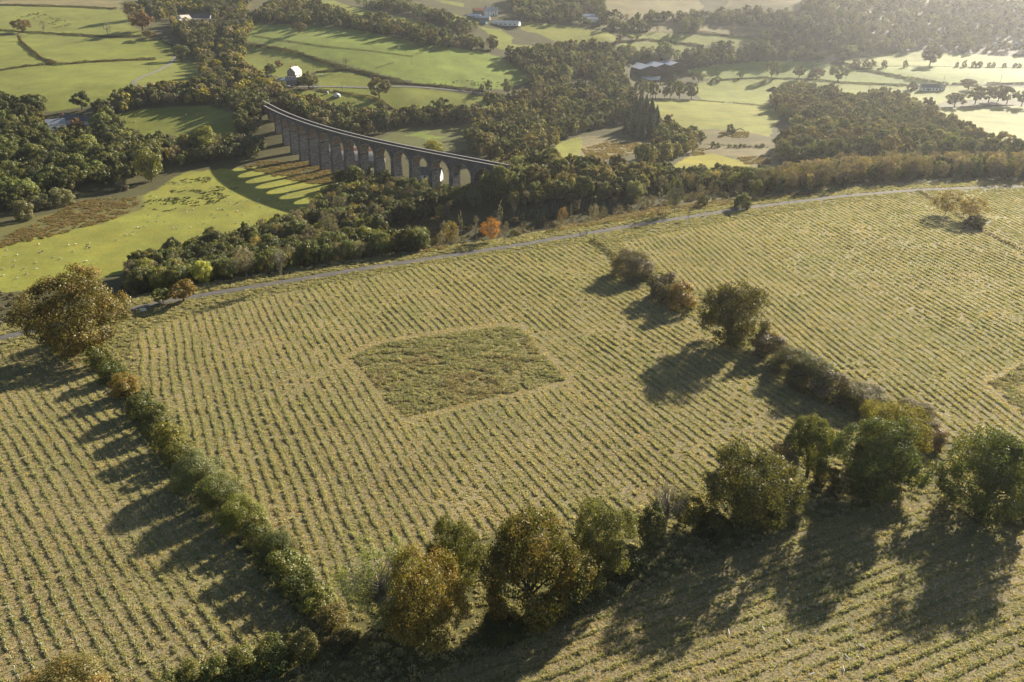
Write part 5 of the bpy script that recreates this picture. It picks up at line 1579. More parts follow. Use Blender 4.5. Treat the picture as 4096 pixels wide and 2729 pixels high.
# ------------------------------------------------------------------ field hedges in the valley
def hedge(c, pts, h, w, color, label, mat=None, seed=1, gaps=0.0, size=0.34):
    P = ground_pts(np.vstack([ov(c, [a]) + (ov(c, [b]) - ov(c, [a])) * f for a, b in zip(pts[:-1], pts[1:]) for f in np.linspace(0, 1, 8, endpoint=False)] + [ov(c, [pts[-1]])]))
    s = np.concatenate([[0], np.cumsum(np.hypot(*np.diff(P[:, :2], axis=0).T))])
    r = np.random.default_rng(seed)
    n = int(s[-1] * 26 * (h / 2.0))
    u = r.uniform(0, s[-1], n)
    hv = 0.55 + 0.75 * vnoise(u, u * 0, 7.0, seed) + 0.3 * (vnoise(u, u * 0, 2.0, seed + 3) - 0.5)
    k = vnoise(u, u * 0, 11.0, seed + 5) > gaps
    u, hv = u[k], hv[k]
    n = len(u)
    x, y = np.interp(u, s, P[:, 0]), np.interp(u, s, P[:, 1])
    tx, ty = np.interp(u + 2, s, P[:, 0]) - x + 1e-6, np.interp(u + 2, s, P[:, 1]) - y + 1e-6
    ln = np.hypot(tx, ty)
    a = r.uniform(0, math.pi, n)
    q = np.sqrt(r.uniform(0.35, 1, n))
    lat = np.cos(a) * q * w / 2 * (0.7 + 0.3 * hv)
    up = np.sin(a) * q * h * hv
    X, Y = x - ty / ln * lat, y + tx / ln * lat
    o0 = np.array([P[0, 0], P[0, 1], P[0, 2]])
    pos = np.stack([X, Y, height(X, Y) + up], 1) - o0
    nrm = np.stack([-ty / ln * np.cos(a), tx / ln * np.cos(a), np.sin(a) + 0.2], 1) + r.normal(size=(n, 3)) * 0.5
    tint = np.stack([r.random(n), np.clip(vnoise(u, u * 0, 5, seed + 9) * 0.8 + r.random(n) * 0.2, 0, 1), np.zeros(n)], 1)
    v, t = cards(r, pos, nrm, size, tint)
    o = link(bpy.data.objects.new('hedge', mesh_arrays('hedge', v, np.arange(len(v)).reshape(-1, 4), mats=[M[mat or 'leaf']], tint=t)))
    o.location = o0
    o.color = (*(np.array(color) * LEAF_K * 0.9), 1)
    return tag(o, label, 'hedge')


HB, HD, HG_ = (0.085, 0.066, 0.042), (0.055, 0.052, 0.026), (0.072, 0.070, 0.034)
HEDGES = [('1', [(-80, 640), (0, 632), (200, 600), (450, 574), (525, 582)], 2.2, 2.4, HD, 'dark hedge along the foot of the leftmost hillside pasture'), ('1', [(525, 582), (800, 558), (1100, 542), (1400, 532)], 2.6, 3, HB, 'thick brown hedge across the middle of the left hillside'),
          ('1', [(190, 372), (250, 425), (370, 522), (510, 572)], 2.6, 3, HB, 'hedge running down to meet the thick brown hedge'), ('1', [(-80, 262), (0, 272), (300, 293), (760, 317), (1000, 333), (1280, 322)], 2.2, 2.5, HD, 'dark hedge under the top left trees'),
          ('1', [(-80, 44), (200, 48), (700, 62), (1050, 80)], 2.5, 3, HD, 'topmost hedge of the left hillside'), ('1', [(1470, 812), (1600, 785), (1810, 742)], 2.6, 3, HB, 'short brown hedge beside the hairpin lane'), ('1', [(1440, 350), (1500, 395), (1560, 410)], 1.8, 2, HD, 'tiny hedge above the round green oak'),
          ('2', [(150, 370), (340, 388), (600, 437), (830, 520), (1000, 568)], 3.4, 4, HD, 'tall dark hedge above the white farmhouse'), ('2', [(1000, 568), (1180, 605), (1350, 650), (1500, 690)], 3, 3.5, HD, 'dark hedge right of the pale leafless tree'),
          ('2', [(1500, 690), (1800, 715), (2100, 752), (2330, 800)], 2.6, 3, HD, 'hedge following the lane across the pasture'), ('2', [(750, 592), (870, 582), (985, 578)], 2, 2.4, HD, 'short hedge right of the farmhouse'), ('2', [(230, 292), (600, 347), (850, 382), (1200, 417), (1540, 462)], 1.1, 1.2, HG_, 'thin low hedge dividing the bright pasture'),
          ('2', [(1230, 562), (1390, 508)], 0.7, 0.9, HG_, 'faint short fence line of rough grass in the bright pasture'), ('2', [(1560, 445), (1690, 403)], 0.8, 1.0, HG_, 'faint line of rough grass climbing to the ridge wood'), ('2', [(770, 738), (860, 752)], 1.8, 2, HD, 'short hedge beside the portable hut'),
          ('2', [(890, 748), (1000, 768), (1200, 802), (1275, 828), (1375, 892)], 2.2, 2.8, HB, 'brown hedge running under the lone round oak'), ('3', [(-20, 852), (90, 872), (200, 890)], 1.6, 1.8, HD, 'clipped hedge beside the valley lane'), ('3', [(840, 440), (930, 382), (1080, 368), (1240, 352)], 2.2, 3, HG_, 'hedge on the upper side of the small green field'),
          ('3', [(870, 282), (980, 300), (1090, 345)], 1.8, 2.4, HG_, 'hedge sloping down from the tan hillside'), ('3', [(1250, 362), (1450, 380), (1700, 408)], 2.4, 3, HG_, 'neat hedge above the wood along the valley road'), ('3', [(1600, 282), (1900, 316), (2294, 338), (2600, 350)], 2.6, 3.5, HG_, 'long hedge at the foot of the tan hillside'),
          ('3', [(1085, 888), (1300, 884), (1600, 895), (1905, 918)], 1.2, 1.5, HD, 'low hedge under the parkland row of oaks'), ('3', [(1985, 922), (2294, 952), (2400, 960)], 1.4, 1.6, HD, 'low hedge continuing right of the field gate'), ('3', [(1870, 716), (2080, 702), (2294, 692)], 1.6, 1.8, HD, 'dark clipped hedge beyond the barns'),
          ('4', [(0, 702), (230, 704), (480, 718), (640, 738), (950, 752), (1250, 762)], 1.7, 2, HD, 'long roadside hedge below the green right pasture'), ('4', [(690, 595), (1000, 652), (1250, 702), (1610, 757)], 2.6, 3.5, HG_, 'thick dark hedge slanting down to the bungalow'),
          ('4', [(660, 560), (740, 580), (830, 600)], 2.2, 3, HG_, 'end of the thick hedge among rough grass'), ('4', [(830, 592), (1300, 592), (1800, 602), (2294, 610), (2600, 612)], 0.9, 1, HG_, 'low straggling hedge carrying the thorns'), ('4', [(1650, 752), (1760, 752)], 2.0, 2.4, HG_, 'hedge stub behind the bungalow drive'),
          ('4', [(1960, 752), (2130, 750), (2294, 752), (2500, 755)], 2.2, 2.4, HD, 'hedge behind the oaks right of the bungalow'), ('4', [(1450, 968), (1660, 962), (1900, 950), (2200, 942)], 1.0, 1.2, HD, 'low hedge under the oaks right of the bungalow'), ('8', [(1350, 590), (1430, 640), (1520, 690)], 1.0, 2.4, (0.07, 0.05, 0.025), 'low scrubby bank by the two golden willows'),
          ('8', [(1600, 740), (1700, 810), (1900, 930), (2100, 1040), (2294, 1130), (2500, 1230)], 0.9, 2.6, (0.075, 0.055, 0.028), 'low scrubby bank dividing the far right fields'), ('7', [(710, 1030), (800, 1090), (900, 1165), (960, 1230)], 1.4, 2.6, (0.062, 0.056, 0.028), 'rough bank at the top of the middle hedge'),
          ('c', [(1040, 190), (1180, 260), (1300, 350), (1420, 440)], 2.3, 4.0, (0.066, 0.058, 0.03), 'rough bank between the bushes of the middle hedge'), ('a', [(860, 560), (1000, 720), (1120, 900), (1280, 1060), (1450, 1280), (1650, 1480)], 1.7, 3.6, (0.07, 0.064, 0.028), 'brambly bottom of the left hedge'),
          ('3', [(1720, 1290), (1900, 1300), (2300, 1320)], 0.9, 1.6, HG_, 'thin line of scrub under the small grey bushes')]
for i, (c, pts, h, w, col_, lab) in enumerate(HEDGES):
    hedge(c, pts, h, w, col_, lab, seed=300 + i * 11, gaps=0.06 if h < 1.3 else 0.0, size=0.42 if h > 1.5 else 0.3)

# ------------------------------------------------------------------ the viaduct
def at_level(c, pts, z):
    r_ = rays(ov(c, pts))
    t_ = (CAMZ - z) / -r_[:, 2]
    return np.stack([r_[:, 0] * t_, r_[:, 1] * t_], 1)


DECK = at_level('2', [(322, 848), (500, 930), (700, 1005), (950, 1080), (1250, 1154), (1550, 1212), (1900, 1280), (2265, 1352)], 0.0)
# a smooth curve through the measured points, carried on a little at both ends
cf = np.linspace(0, 1, len(DECK))
fx_, fy_ = np.polyfit(cf, DECK[:, 0], 3), np.polyfit(cf, DECK[:, 1], 3)
uu = np.linspace(-0.05, 1.03, 400)
dx_, dy_ = np.polyval(fx_, uu), np.polyval(fy_, uu)
ds = np.concatenate([[0], np.cumsum(np.hypot(np.diff(dx_), np.diff(dy_)))])
S_IN, S_OUT = np.interp(-0.0, uu, ds), np.interp(1.0, uu, ds)


def deck(s):
    x, y = np.interp(s, ds, dx_), np.interp(s, ds, dy_)
    x2, y2 = np.interp(s + 0.5, ds, dx_), np.interp(s + 0.5, ds, dy_)
    x1, y1 = np.interp(s - 0.5, ds, dx_), np.interp(s - 0.5, ds, dy_)
    t = np.array([x2 - x1, y2 - y1])
    t /= np.linalg.norm(t) + 1e-9
    return np.array([x, y]), t, np.array([-t[1], t[0]])


HALF, ZDECK, SPANS = 3.1, -1.3, 17
via = thing('stone_viaduct', 'tall curved stone railway viaduct of many arches striding across the valley', 'viaduct', (float(dx_[200]), float(dy_[200]), -30))
V0 = np.array(via.location)
s0, s1 = S_IN + 4, S_OUT - 2
pitch = (s1 - s0) / SPANS
PW = 2.9                                     # pier width along the deck
RAD = (pitch - PW) / 2
ZS = ZDECK - 2.0 - RAD                       # springing


def to3(p, n, off, z):
    return (p[0] + n[0] * off - V0[0], p[1] + n[1] * off - V0[1], z - V0[2])


def add_part(name, mb, mats):
    o = mb.build(name, mats, via)
    return o


for i in range(SPANS + 1):                   # piers, battered towards the foot
    s = s0 + i * pitch
    p, t, n = deck(s)
    zb = float(min(height(p[0] + n[0] * k, p[1] + n[1] * k) for k in (-6, 0, 6))) - 1.0
    zt = ZDECK
    mb = MB()
    vs = []
    for z, ex in ((min(zb, ZS - 3), 0.045), (ZS, 0.0), (ZS + 0.01, 0.0), (zt, 0.0)):
        k = ex * (ZS - z)
        hw = PW / 2 + k * 0.55
        ha = HALF + 0.05 + k
        for a, b in ((-hw, -ha), (hw, -ha), (hw, ha), (-hw, ha)):
            q = p + t * a
            vs.append(to3(q, n, b, z))
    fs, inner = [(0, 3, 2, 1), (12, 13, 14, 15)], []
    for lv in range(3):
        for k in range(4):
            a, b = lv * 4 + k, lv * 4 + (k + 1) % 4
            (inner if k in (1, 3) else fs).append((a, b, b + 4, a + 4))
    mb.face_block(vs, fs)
    mb.face_block(vs, inner, 1)  # inner sides take the stone brightened to look lit
    for z in (ZS - 0.25,):                   # the string course at the springing
        vs = []
        for zz in (z, z + 0.5):
            for a, b in ((-PW / 2 - .22, -HALF - .28), (PW / 2 + .22, -HALF - .28), (PW / 2 + .22, HALF + .28), (-PW / 2 - .22, HALF + .28)):
                vs.append(to3(p + t * a, n, b, zz))
        mb.face_block(vs, [(0, 3, 2, 1), (4, 5, 6, 7), (0, 1, 5, 4), (1, 2, 6, 5), (2, 3, 7, 6), (3, 0, 4, 7)])
    add_part('pier', mb, [M['masonry'], M['lit_rubble']])
for i in range(SPANS):                       # arches between them
    sa, sb = s0 + i * pitch + PW / 2, s0 + (i + 1) * pitch - PW / 2
    K = 22
    mb = MB()
    rows = []
    for k in range(K + 1):
        f = (1 - math.cos(math.pi * k / K)) / 2
        s = sa + (sb - sa) * f
        zb = ZS + RAD * math.sin(math.pi * k / K)
        p, t, n = deck(s)
        rows.append([to3(p, n, -HALF, zb), to3(p, n, HALF, zb), to3(p, n, HALF, ZDECK), to3(p, n, -HALF, ZDECK)])
    vs = [q for r_ in rows for q in r_]
    side, soff = [], []
    for k in range(K):
        a, b = k * 4, k * 4 + 4
        soff.append((a, b, b + 1, a + 1))
        side += [(a, a + 3, b + 3, b), (a + 1, b + 1, b + 2, a + 2), (a + 3, a + 2, b + 2, b + 3)]
    mb.face_block(vs, side, 0)
    mb.face_block(vs, soff, 1)
    ring = []
    for face in (-HALF - 0.08, HALF + 0.08):  # voussoir ring a little proud of the wall
        for k in range(K + 1):
            a = math.pi * k / K
            f = (1 - math.cos(a)) / 2
            p, t, n = deck(sa + (sb - sa) * f)
            ro = RAD + 0.6
            p2, t2, n2 = deck((sa + sb) / 2 - math.cos(a) * ro)
            ring += [to3(p, n, face, ZS + RAD * math.sin(a)), to3(p2, n2, face, ZS + ro * math.sin(a))]
    o_ = (K + 1) * 2
    mb.face_block(ring, [(k * 2 + b, k * 2 + 2 + b, k * 2 + 3 + b, k * 2 + 1 + b) for b in (0, o_) for k in range(K)], 1)
    add_part('arch', mb, [M['masonry'], M['arch_brick']])


def deck_band(offs, z0, z1, name, mat, parent, step=3.0, sa=None, sb=None):
    mb = MB()
    ss = np.arange(sa if sa is not None else 2, (sb if sb is not None else ds[-1] - 2), step)
    vs = []
    for s in ss:
        p, t, n = deck(s)
        for o, z in ((offs[0], z0), (offs[1], z0), (offs[1], z1), (offs[0], z1)):
            vs.append(to3(p, n, o, z))
    fs = []
    for k in range(len(ss) - 1):
        for j in range(4):
            a, b = k * 4 + j, k * 4 + (j + 1) % 4
            fs.append((a, a + 4, b + 4, b))
    fs += [(0, 1, 2, 3), tuple((len(ss) - 1) * 4 + j for j in (3, 2, 1, 0))]
    mb.face_block(vs, fs)
    return mb.build(name, mat, parent)


deck_band((-HALF - 0.02, HALF + 0.02), ZDECK, ZDECK + 0.3, 'trackbed', M['soil'], via)
for sgn in (-1, 1):
    a, b = sorted((sgn * (HALF - 0.45), sgn * (HALF + 0.1)))
    pp = deck_band((a, b), ZDECK + 0.0 if sgn else 0, -0.15, 'parapet', M['masonry'], via)
    a, b = sorted((sgn * (HALF - 0.6), sgn * (HALF + 0.3)))
    deck_band((a, b), -0.149, 0.12, 'coping', M['coping'], pp)
    a, b = sorted((sgn * (HALF - 0.0), sgn * (HALF + 0.32)))
    deck_band((a + 0.02, b), ZDECK - 0.45, ZDECK - 0.15, 'string_course', M['masonry'], pp)
# abutments running into both hillsides
for sa, sb in ((2, s0 - PW / 2), (s1 + PW / 2, ds[-1] - 2)):
    zb = -14 if sa < 10 else -24
    deck_band((-HALF, HALF), zb, ZDECK - 0.002, 'abutment', M['masonry'], via, 2.0, sa, sb)


# ------------------------------------------------------------------ buildings
def gable_house(name, label, cat, base, ang, Lg, Wd, hw, hr, wall='white_wall', roof='slate', chim=(), wins=(), doors=(), over=0.35, gable=None, parent=None):
    """house with its ridge along the local x axis; wins: (side, x, z, w, h), side 's','n' long walls or 'e','w' gables"""
    root = parent or thing(name, label, cat, (base[0], base[1], base[2] - 0.3), ang)
    z0 = 0.0
    hw = hw + 0.3
    x, y = Lg / 2, Wd / 2
    mb = MB()
    vs = [(-x, -y, z0), (x, -y, z0), (x, y, z0), (-x, y, z0), (-x, -y, hw), (x, -y, hw), (x, y, hw), (-x, y, hw), (-x, 0, hw + hr), (x, 0, hw + hr)]
    mb.face_block(vs, [(0, 1, 5, 4), (2, 3, 7, 6)], 0)
    mb.face_block(vs, [(1, 2, 6, 9, 5), (3, 0, 4, 8, 7)], 1)
    mb.build('wall', [M[wall], M[gable or wall]], root)
    mb = MB()
    th = 0.22
    ox = x + over
    sl = hr / y
    for sg in (-1, 1):
        ye = sg * (y + over)
        ze = hw - over * sl
        vs = [(-ox, 0, hw + hr + 0.02), (ox, 0, hw + hr + 0.02), (ox, ye, ze + 0.02), (-ox, ye, ze + 0.02)]
        vs += [(a, b, c + th) for a, b, c in vs]
        mb.face_block(vs, [(0, 1, 2, 3), (7, 6, 5, 4), (0, 4, 5, 1), (1, 5, 6, 2), (2, 6, 7, 3), (3, 7, 4, 0)])
    rf = mb.build('roof', M[roof], root)
    for cx_, cw, chh in chim:
        mb = MB()
        mb.box((cx_, 0, hw + hr + chh / 2 - 0.3), (cw, cw * 0.8, chh + 0.6))
        mb.box((cx_, 0, hw + hr + chh + 0.08), (cw * 1.15, cw * 0.95, 0.16))
        mb.box((cx_, 0, hw + hr + chh + 0.3), (cw * 0.4, cw * 0.4, 0.3), 0, 0, 0.8)
        mb.build('chimney', M['brick'], rf)

    def opening(side, px_, pz, w, h, nm):
        fr, pn = MB(), MB()
        d = {'s': (0, -1), 'n': (0, 1), 'e': (1, 0), 'w': (-1, 0)}[side]
        if side in 'sn':
            cpos = (px_, d[1] * (y + 0.03))
            rz = 0
        else:
            cpos = (d[0] * (x + 0.03), px_)
            rz = math.pi / 2
        fr.box((cpos[0], cpos[1], pz), (w + 0.2, 0.10, h + 0.2), rz)
        pn.box((cpos[0] + d[0] * 0.055, cpos[1] + d[1] * 0.055, pz), (w, 0.04, h), rz)
        f = fr.build(nm, M['frame'] if nm == 'window' else M['dark_timber'], root)
        if nm == 'window':
            pn.build('pane', M['glass'], f)
    for w in wins:
        opening(*w, 'window')
    for w in doors:
        opening(*w, 'door')
    return root


def gb(c, pt):
    return G(c, [pt])[0]


R = math.radians
# farm above the viaduct
gable_house('farmhouse', 'tall farmhouse with pale roof, white long wall and dark stone gable', 'house', gb('2', (573, 628)), R(80), 15, 8.2, 5.4, 3.9, 'white_wall', 'pale_roof', [(-6.2, 1.1, 1.6), (6.2, 1.1, 1.6)],
            [('s', -4, 1.9, 1.1, 1.3), ('s', 0, 1.9, 1.1, 1.3), ('s', 4, 1.9, 1.1, 1.3), ('s', -4, 4.3, 1.1, 1.2), ('s', 0, 4.3, 1.1, 1.2), ('s', 4, 4.3, 1.1, 1.2)], [('s', 2, 1.4, 1.0, 2.1)], gable='stone_wall')
gable_house('farmhouse_annexe', 'low white annexe with rusty roof in front of the stone gable', 'annexe', gb('2', (556, 640)), R(-8), 8.5, 3.6, 2.3, 0.9, 'white_wall', 'rust_roof', (), [('s', -2, 1.4, 1.0, 1.0), ('s', 1.6, 1.4, 0.8, 1.0)], [('s', 3.2, 1.3, 0.9, 1.9)])
gable_house('open_barn', 'open fronted stone barn with a long pale ridge beside the farmhouse', 'barn', gb('2', (585, 678)), R(16), 19, 8, 2.8, 2.2, 'stone_wall', 'slate', doors=[('s', 2, 1.5, 3.0, 2.4), ('s', 6, 1.5, 3.0, 2.4)], gable='stone_wall')
gable_house('timber_shed', 'brown timber shed with grey roof at the yard edge', 'shed', gb('2', (410, 690)), R(-12), 12, 8, 2.9, 1.9, 'dark_timber', 'grey_roof', doors=[('s', 2, 1.5, 2.4, 2.2)])
gable_house('slate_outbuilding', 'small dark outbuilding half hidden by trees left of the timber shed', 'outbuilding', gb('2', (322, 655)), R(-4), 11, 7, 2.6, 2.2, 'stone_wall', 'slate', wins=[('s', 2, 1.4, 0.9, 0.9)])
gable_house('polytunnel', 'pale teal polytunnel on the slope above the yard', 'polytunnel', gb('2', (276, 612)), R(4), 10, 4, 0.9, 1.2, 'teal', 'teal')
# left wood
gable_house('grey_roofed_house', 'pale house with grey hipped roofs among the left oaks', 'house', gb('1', (508, 1140)), R(32), 14, 8.5, 3.4, 3.2, 'white_wall', 'grey_roof', [(4.5, 0.9, 1.3)], [('s', -4, 2, 1.1, 1.2), ('s', 0, 2, 1.1, 1.2), ('e', 0, 2, 1.2, 1.2)], [('s', 3, 1.4, 1.0, 2.0)])
gable_house('low_wing', 'lower wing with pale grey roof in front of the grey roofed house', 'house wing', gb('1', (488, 1188)), R(24), 13, 8, 2.6, 2.4, 'white_wall', 'grey_roof', (), [('s', -3, 1.5, 1.2, 1.1), ('s', 2, 1.5, 1.2, 1.1), ('e', 0, 1.5, 1.2, 1.1)])
gable_house('dark_roofed_house', 'white house with dark slate roof behind the russet tree', 'house', gb('1', (640, 1105)), R(10), 13, 8, 3.6, 3.4, 'white_wall', 'slate', [(-5, 0.9, 1.4)], [('s', -3, 2, 1, 1.2), ('s', 3, 2, 1, 1.2)])
gable_house('long_white_cottage', 'long slate roofed cottage with a white gable by the small pasture', 'cottage', gb('1', (815, 1110)), R(-8), 17, 7, 3.2, 3.0, 'white_wall', 'slate', (), [('e', 0, 1.8, 1.1, 1.2), ('s', 2, 1.8, 1.1, 1.2), ('s', -4, 1.8, 1.1, 1.2)])
tree('oak', gb('1', (700, 1170)), 11, 10, (0.125, 0.078, 0.035), 'russet tree in front of the dark roofed house', 'leaf_turning')
# open sided shelter with white posts
pv = thing('garden_pavilion', 'small open pavilion with grey roof and white posts at the pasture edge', 'pavilion', gb('1', (1218, 1252)), R(-35))
mb = MB()
mb.face_block([(-4, -2.6, 2.3), (4, -2.6, 2.3), (4, 0, 3.6), (-4, 0, 3.6), (4, 2.6, 2.3), (-4, 2.6, 2.3), (-4, -2.6, 2.1), (4, -2.6, 2.1), (4, 0, 3.4), (-4, 0, 3.4), (4, 2.6, 2.1), (-4, 2.6, 2.1)],
              [(0, 1, 2, 3), (3, 2, 4, 5), (7, 6, 9, 8), (8, 9, 11, 10), (0, 6, 7, 1), (5, 4, 10, 11), (1, 7, 8, 2), (2, 8, 10, 4), (0, 3, 9, 6), (3, 5, 11, 9)])
mb.build('roof', M['grey_roof'], pv)
for px_ in (-3.5, -1.2, 1.2, 3.5):
    for py_ in (-2.2, 2.2):
        mb = MB()
        mb.box((px_, py_, 1.05), (0.28, 0.28, 2.1))
        mb.build('post', M['white_wall'], pv)
mb = MB()
mb.box((0, 0, 0.1), (8.4, 5.4, 0.25))
mb.build('plinth', M['white_wall'], pv)
# top left farm
gable_house('cream_farmhouse', 'bright cream farmhouse among trees at the top left', 'house', gb('1', (1658, 200)), R(62), 15, 9, 5, 4, 'cream_wall', 'pale_roof', [(-6, 1, 1.5), (6, 1, 1.5)], [('w', -2, 1.8, 1, 1.2), ('w', 2, 1.8, 1, 1.2), ('w', 0, 4.4, 1, 1.2), ('s', -3, 1.8, 1, 1.2), ('s', 3, 1.8, 1, 1.2), ('s', 0, 4.3, 1, 1.2)])
gable_house('cream_porch', 'lower cream wing in front of the bright cream farmhouse', 'house wing', gb('1', (1640, 208)), R(62), 10, 6, 3, 2.4, 'cream_wall', 'pale_roof', (), [('w', 0, 1.6, 1, 1.1)])
gable_house('slate_roofed_barn', 'long white barn with dark roof right of the cream farmhouse', 'barn', gb('1', (1800, 182)), R(-4), 28, 8, 3.2, 4.0, 'white_wall', 'slate', (), [('s', -8, 2, 1.2, 1.2), ('s', -2, 2, 1.2, 1.2), ('s', 4, 2, 1.2, 1.2), ('s', 9, 2, 1.2, 1.2)], [('e', 0, 1.5, 2, 2.4)])
# behind the viaduct
gable_house('pale_blue_house', 'pale blue gabled house with brown roof beside the cypresses', 'house', gb('2', (1045, 1068)), R(68), 11, 7.5, 3.2, 2.7, 'sign_white', 'rust_roof', (), [('w', -2, 1.8, 1.1, 1.3), ('w', 0.4, 1.8, 1.1, 1.3), ('w', 2.5, 1.8, 0.8, 1.3)], [('s', 0, 1.4, 1, 2)])
gable_house('dark_workshop', 'long dark roofed workshop seen through the viaduct arches', 'workshop', gb('2', (1070, 1335)), R(-8), 42, 14, 3.2, 2.2, 'stone_wall', 'slate', (), [('s', x, 1.9, 2.0, 1.0) for x in (-16, -10, -4, 2, 8, 14)])
gable_house('rusty_workshop', 'white and rusty orange roofed workshop behind the dark one', 'workshop', gb('2', (1090, 1262)), R(-8), 40, 7, 3.4, 1.4, 'white_wall', 'rust_roof', (), [('s', x, 1.9, 2.0, 1.0) for x in (-12, -4, 4, 12)])
gable_house('lean_to', 'narrow white roofed lean to between the two workshops', 'workshop', gb('2', (1080, 1288)), R(-8), 34, 5, 3.0, 0.9, 'white_wall', 'pale_roof')
gable_house('chapel_house', 'white chapel house with dark slate roof framed by the viaduct arches', 'house', gb('6', (1530, 500)), R(-10), 21, 8, 5.2, 4.2, 'white_wall', 'slate', [(1.0, 1.0, 1.6), (9.2, 1.0, 1.6)],
            [('s', -8, 2.6, 1.3, 3.2), ('s', 0, 2.0, 1.1, 1.3), ('s', 4.5, 2.0, 1.1, 1.3), ('s', 8.5, 2.0, 1.1, 1.3), ('s', 0, 4.3, 1.1, 1.2), ('s', 4.5, 4.3, 1.1, 1.2), ('s', 8.5, 4.3, 1.1, 1.2)], [('s', 6.4, 1.5, 1.1, 2.1)])
gable_house('stone_porch', 'small stone outhouse below the white chapel house', 'outhouse', gb('6', (1590, 525)), R(-10), 5, 4, 2.4, 1.8, 'stone_wall', 'slate', doors=[('s', 0, 1.3, 1, 1.9)])
# white farm on the hill
gable_house('hill_farmhouse', 'white hill farmhouse with two chimneys beneath the upper wood', 'house', gb('2', (2180, 122)), R(20), 17, 9, 5.4, 4.2, 'white_wall', 'pale_roof', [(-7, 1.1, 1.6), (6.5, 1.1, 1.6)], [('s', x, z, 1, 1.2) for x in (-5, 0, 5) for z in (1.9, 4.4)], [('s', 2.4, 1.4, 1, 2)])
gable_house('hill_barn', 'brown hill barn left of the white hill farmhouse', 'barn', gb('2', (2105, 108)), R(14), 22, 9, 3.6, 2.6, 'stone_wall', 'rust_roof')
gable_house('grey_hill_shed', 'pale roofed shed below the brown hill barn', 'shed', gb('2', (2045, 148)), R(-14), 17, 10, 3.0, 2.0, 'stone_wall', 'light_sheet')
gable_house('lower_hill_shed', 'wide pale shed in front of the white hill farmhouse', 'shed', gb('2', (2115, 160)), R(-14), 19, 10, 2.8, 2.0, 'stone_wall', 'light_sheet')
gable_house('teal_lean_to', 'small teal clad shed under the hill farm', 'shed', gb('2', (2120, 192)), R(-25), 9, 6, 2.2, 1.2, 'teal', 'teal')
gable_house('long_cattle_shed', 'long grey cattle shed at the edge of the hill farm', 'shed', gb('2', (2310, 205)), R(-16), 34, 11, 3.2, 2.0, 'white_wall', 'grey_roof', (), [('s', x, 1.8, 2.2, 0.9) for x in (-12, -6, 0, 6, 12)])
gable_house('hedge_cottage', 'white walled cottage on the hedge below the upper wood', 'cottage', gb('3', (725, 195)), R(-4), 13, 8, 3.6, 1.6, 'white_wall', 'light_sheet', (), [('s', -3, 1.9, 1.2, 1.1), ('s', 3, 1.9, 1.2, 1.1)])
gable_house('pale_roofed_bungalow', 'pale roofed bungalow just behind the white walled cottage', 'bungalow', gb('3', (675, 160)), R(10), 19, 9, 2.8, 2.2, 'white_wall', 'light_sheet')
# three big sheds
for i, (pt, lab) in enumerate([((1236, 706), 'leftmost of three great grey roofed barns'), ((1358, 694), 'middle one of three great grey roofed barns'), ((1480, 680), 'rightmost of three great grey roofed barns')]):
    b = gb('3', pt)
    ang = R(106)
    Ln = 62
    b = b + np.array([math.cos(ang) * Ln / 2, math.sin(ang) * Ln / 2, 0])
    b[2] = float(height(b[0], b[1])) * 0.5 + gb('3', pt)[2] * 0.5
    gable_house('great_barn', lab, 'barn', b, ang, Ln, 25, 6.0, 3.6, 'dark_timber', 'light_sheet', doors=[('w', -6, 2.6, 5, 4.4), ('w', 5, 2.6, 5, 4.4)], over=0.5)
gable_house('barn_lean_to', 'low white fronted lean to below the great barns', 'shed', gb('3', (1240, 712)), R(6), 22, 4, 2.6, 0.8, 'sign_white', 'grey_roof')
gable_house('teal_shed', 'teal roofed shed among the valley trees', 'shed', gb('3', (580, 812)), R(8), 15, 9, 3.0, 1.8, 'teal', 'teal', (), [('s', 3, 1.6, 1.2, 1.0)])
gable_house('pink_roofed_cottage', 'cottage with pale pinkish roof behind the teal roofed shed', 'cottage', gb('3', (640, 775)), R(22), 15, 8, 3.2, 2.6, 'white_wall', 'pale_roof', [(5, 0.9, 1.2)], [('s', 0, 1.8, 1, 1.1), ('s', 4, 1.8, 1, 1.1)])
gable_house('white_bungalow', 'long white bungalow with dark roof in the right pasture', 'bungalow', gb('4', (1460, 806)), R(-6), 23, 8, 3.2, 2.9, 'white_wall', 'slate', (), [('s', x, 1.9, 1.3, 1.3) for x in (-9, -6, -2.5, 1, 4.5, 8)], [('s', -4.3, 1.5, 1.0, 2.0)])
gable_house('bungalow_wing', 'gabled wing at the right end of the long white bungalow', 'house wing', gb('4', (1545, 800)), R(78), 9, 7, 3.0, 2.6, 'cream_wall', 'slate', (), [('w', 0, 1.8, 1.4, 1.3)])
gable_house('dark_garden_shed', 'small dark shed left of the white bungalow', 'shed', gb('4', (1315, 792)), R(-8), 6, 4, 2.6, 1.4, 'dark_timber', 'slate')
gable_house('far_bungalow', 'pale green and white bungalow in the hazy wood at the far right', 'bungalow', gb('4', (2072, 418)), R(-3), 18, 9, 3.2, 2.2, 'sign_white', 'pale_roof', (), [('s', x, 1.8, 1.4, 1.2) for x in (-6, -2, 2, 6)])
gable_house('far_teal_shed', 'teal shed at the far right edge of the hazy wood', 'shed', gb('4', (2262, 415)), R(-12), 15, 9, 3.4, 2.4, 'teal', 'light_sheet')

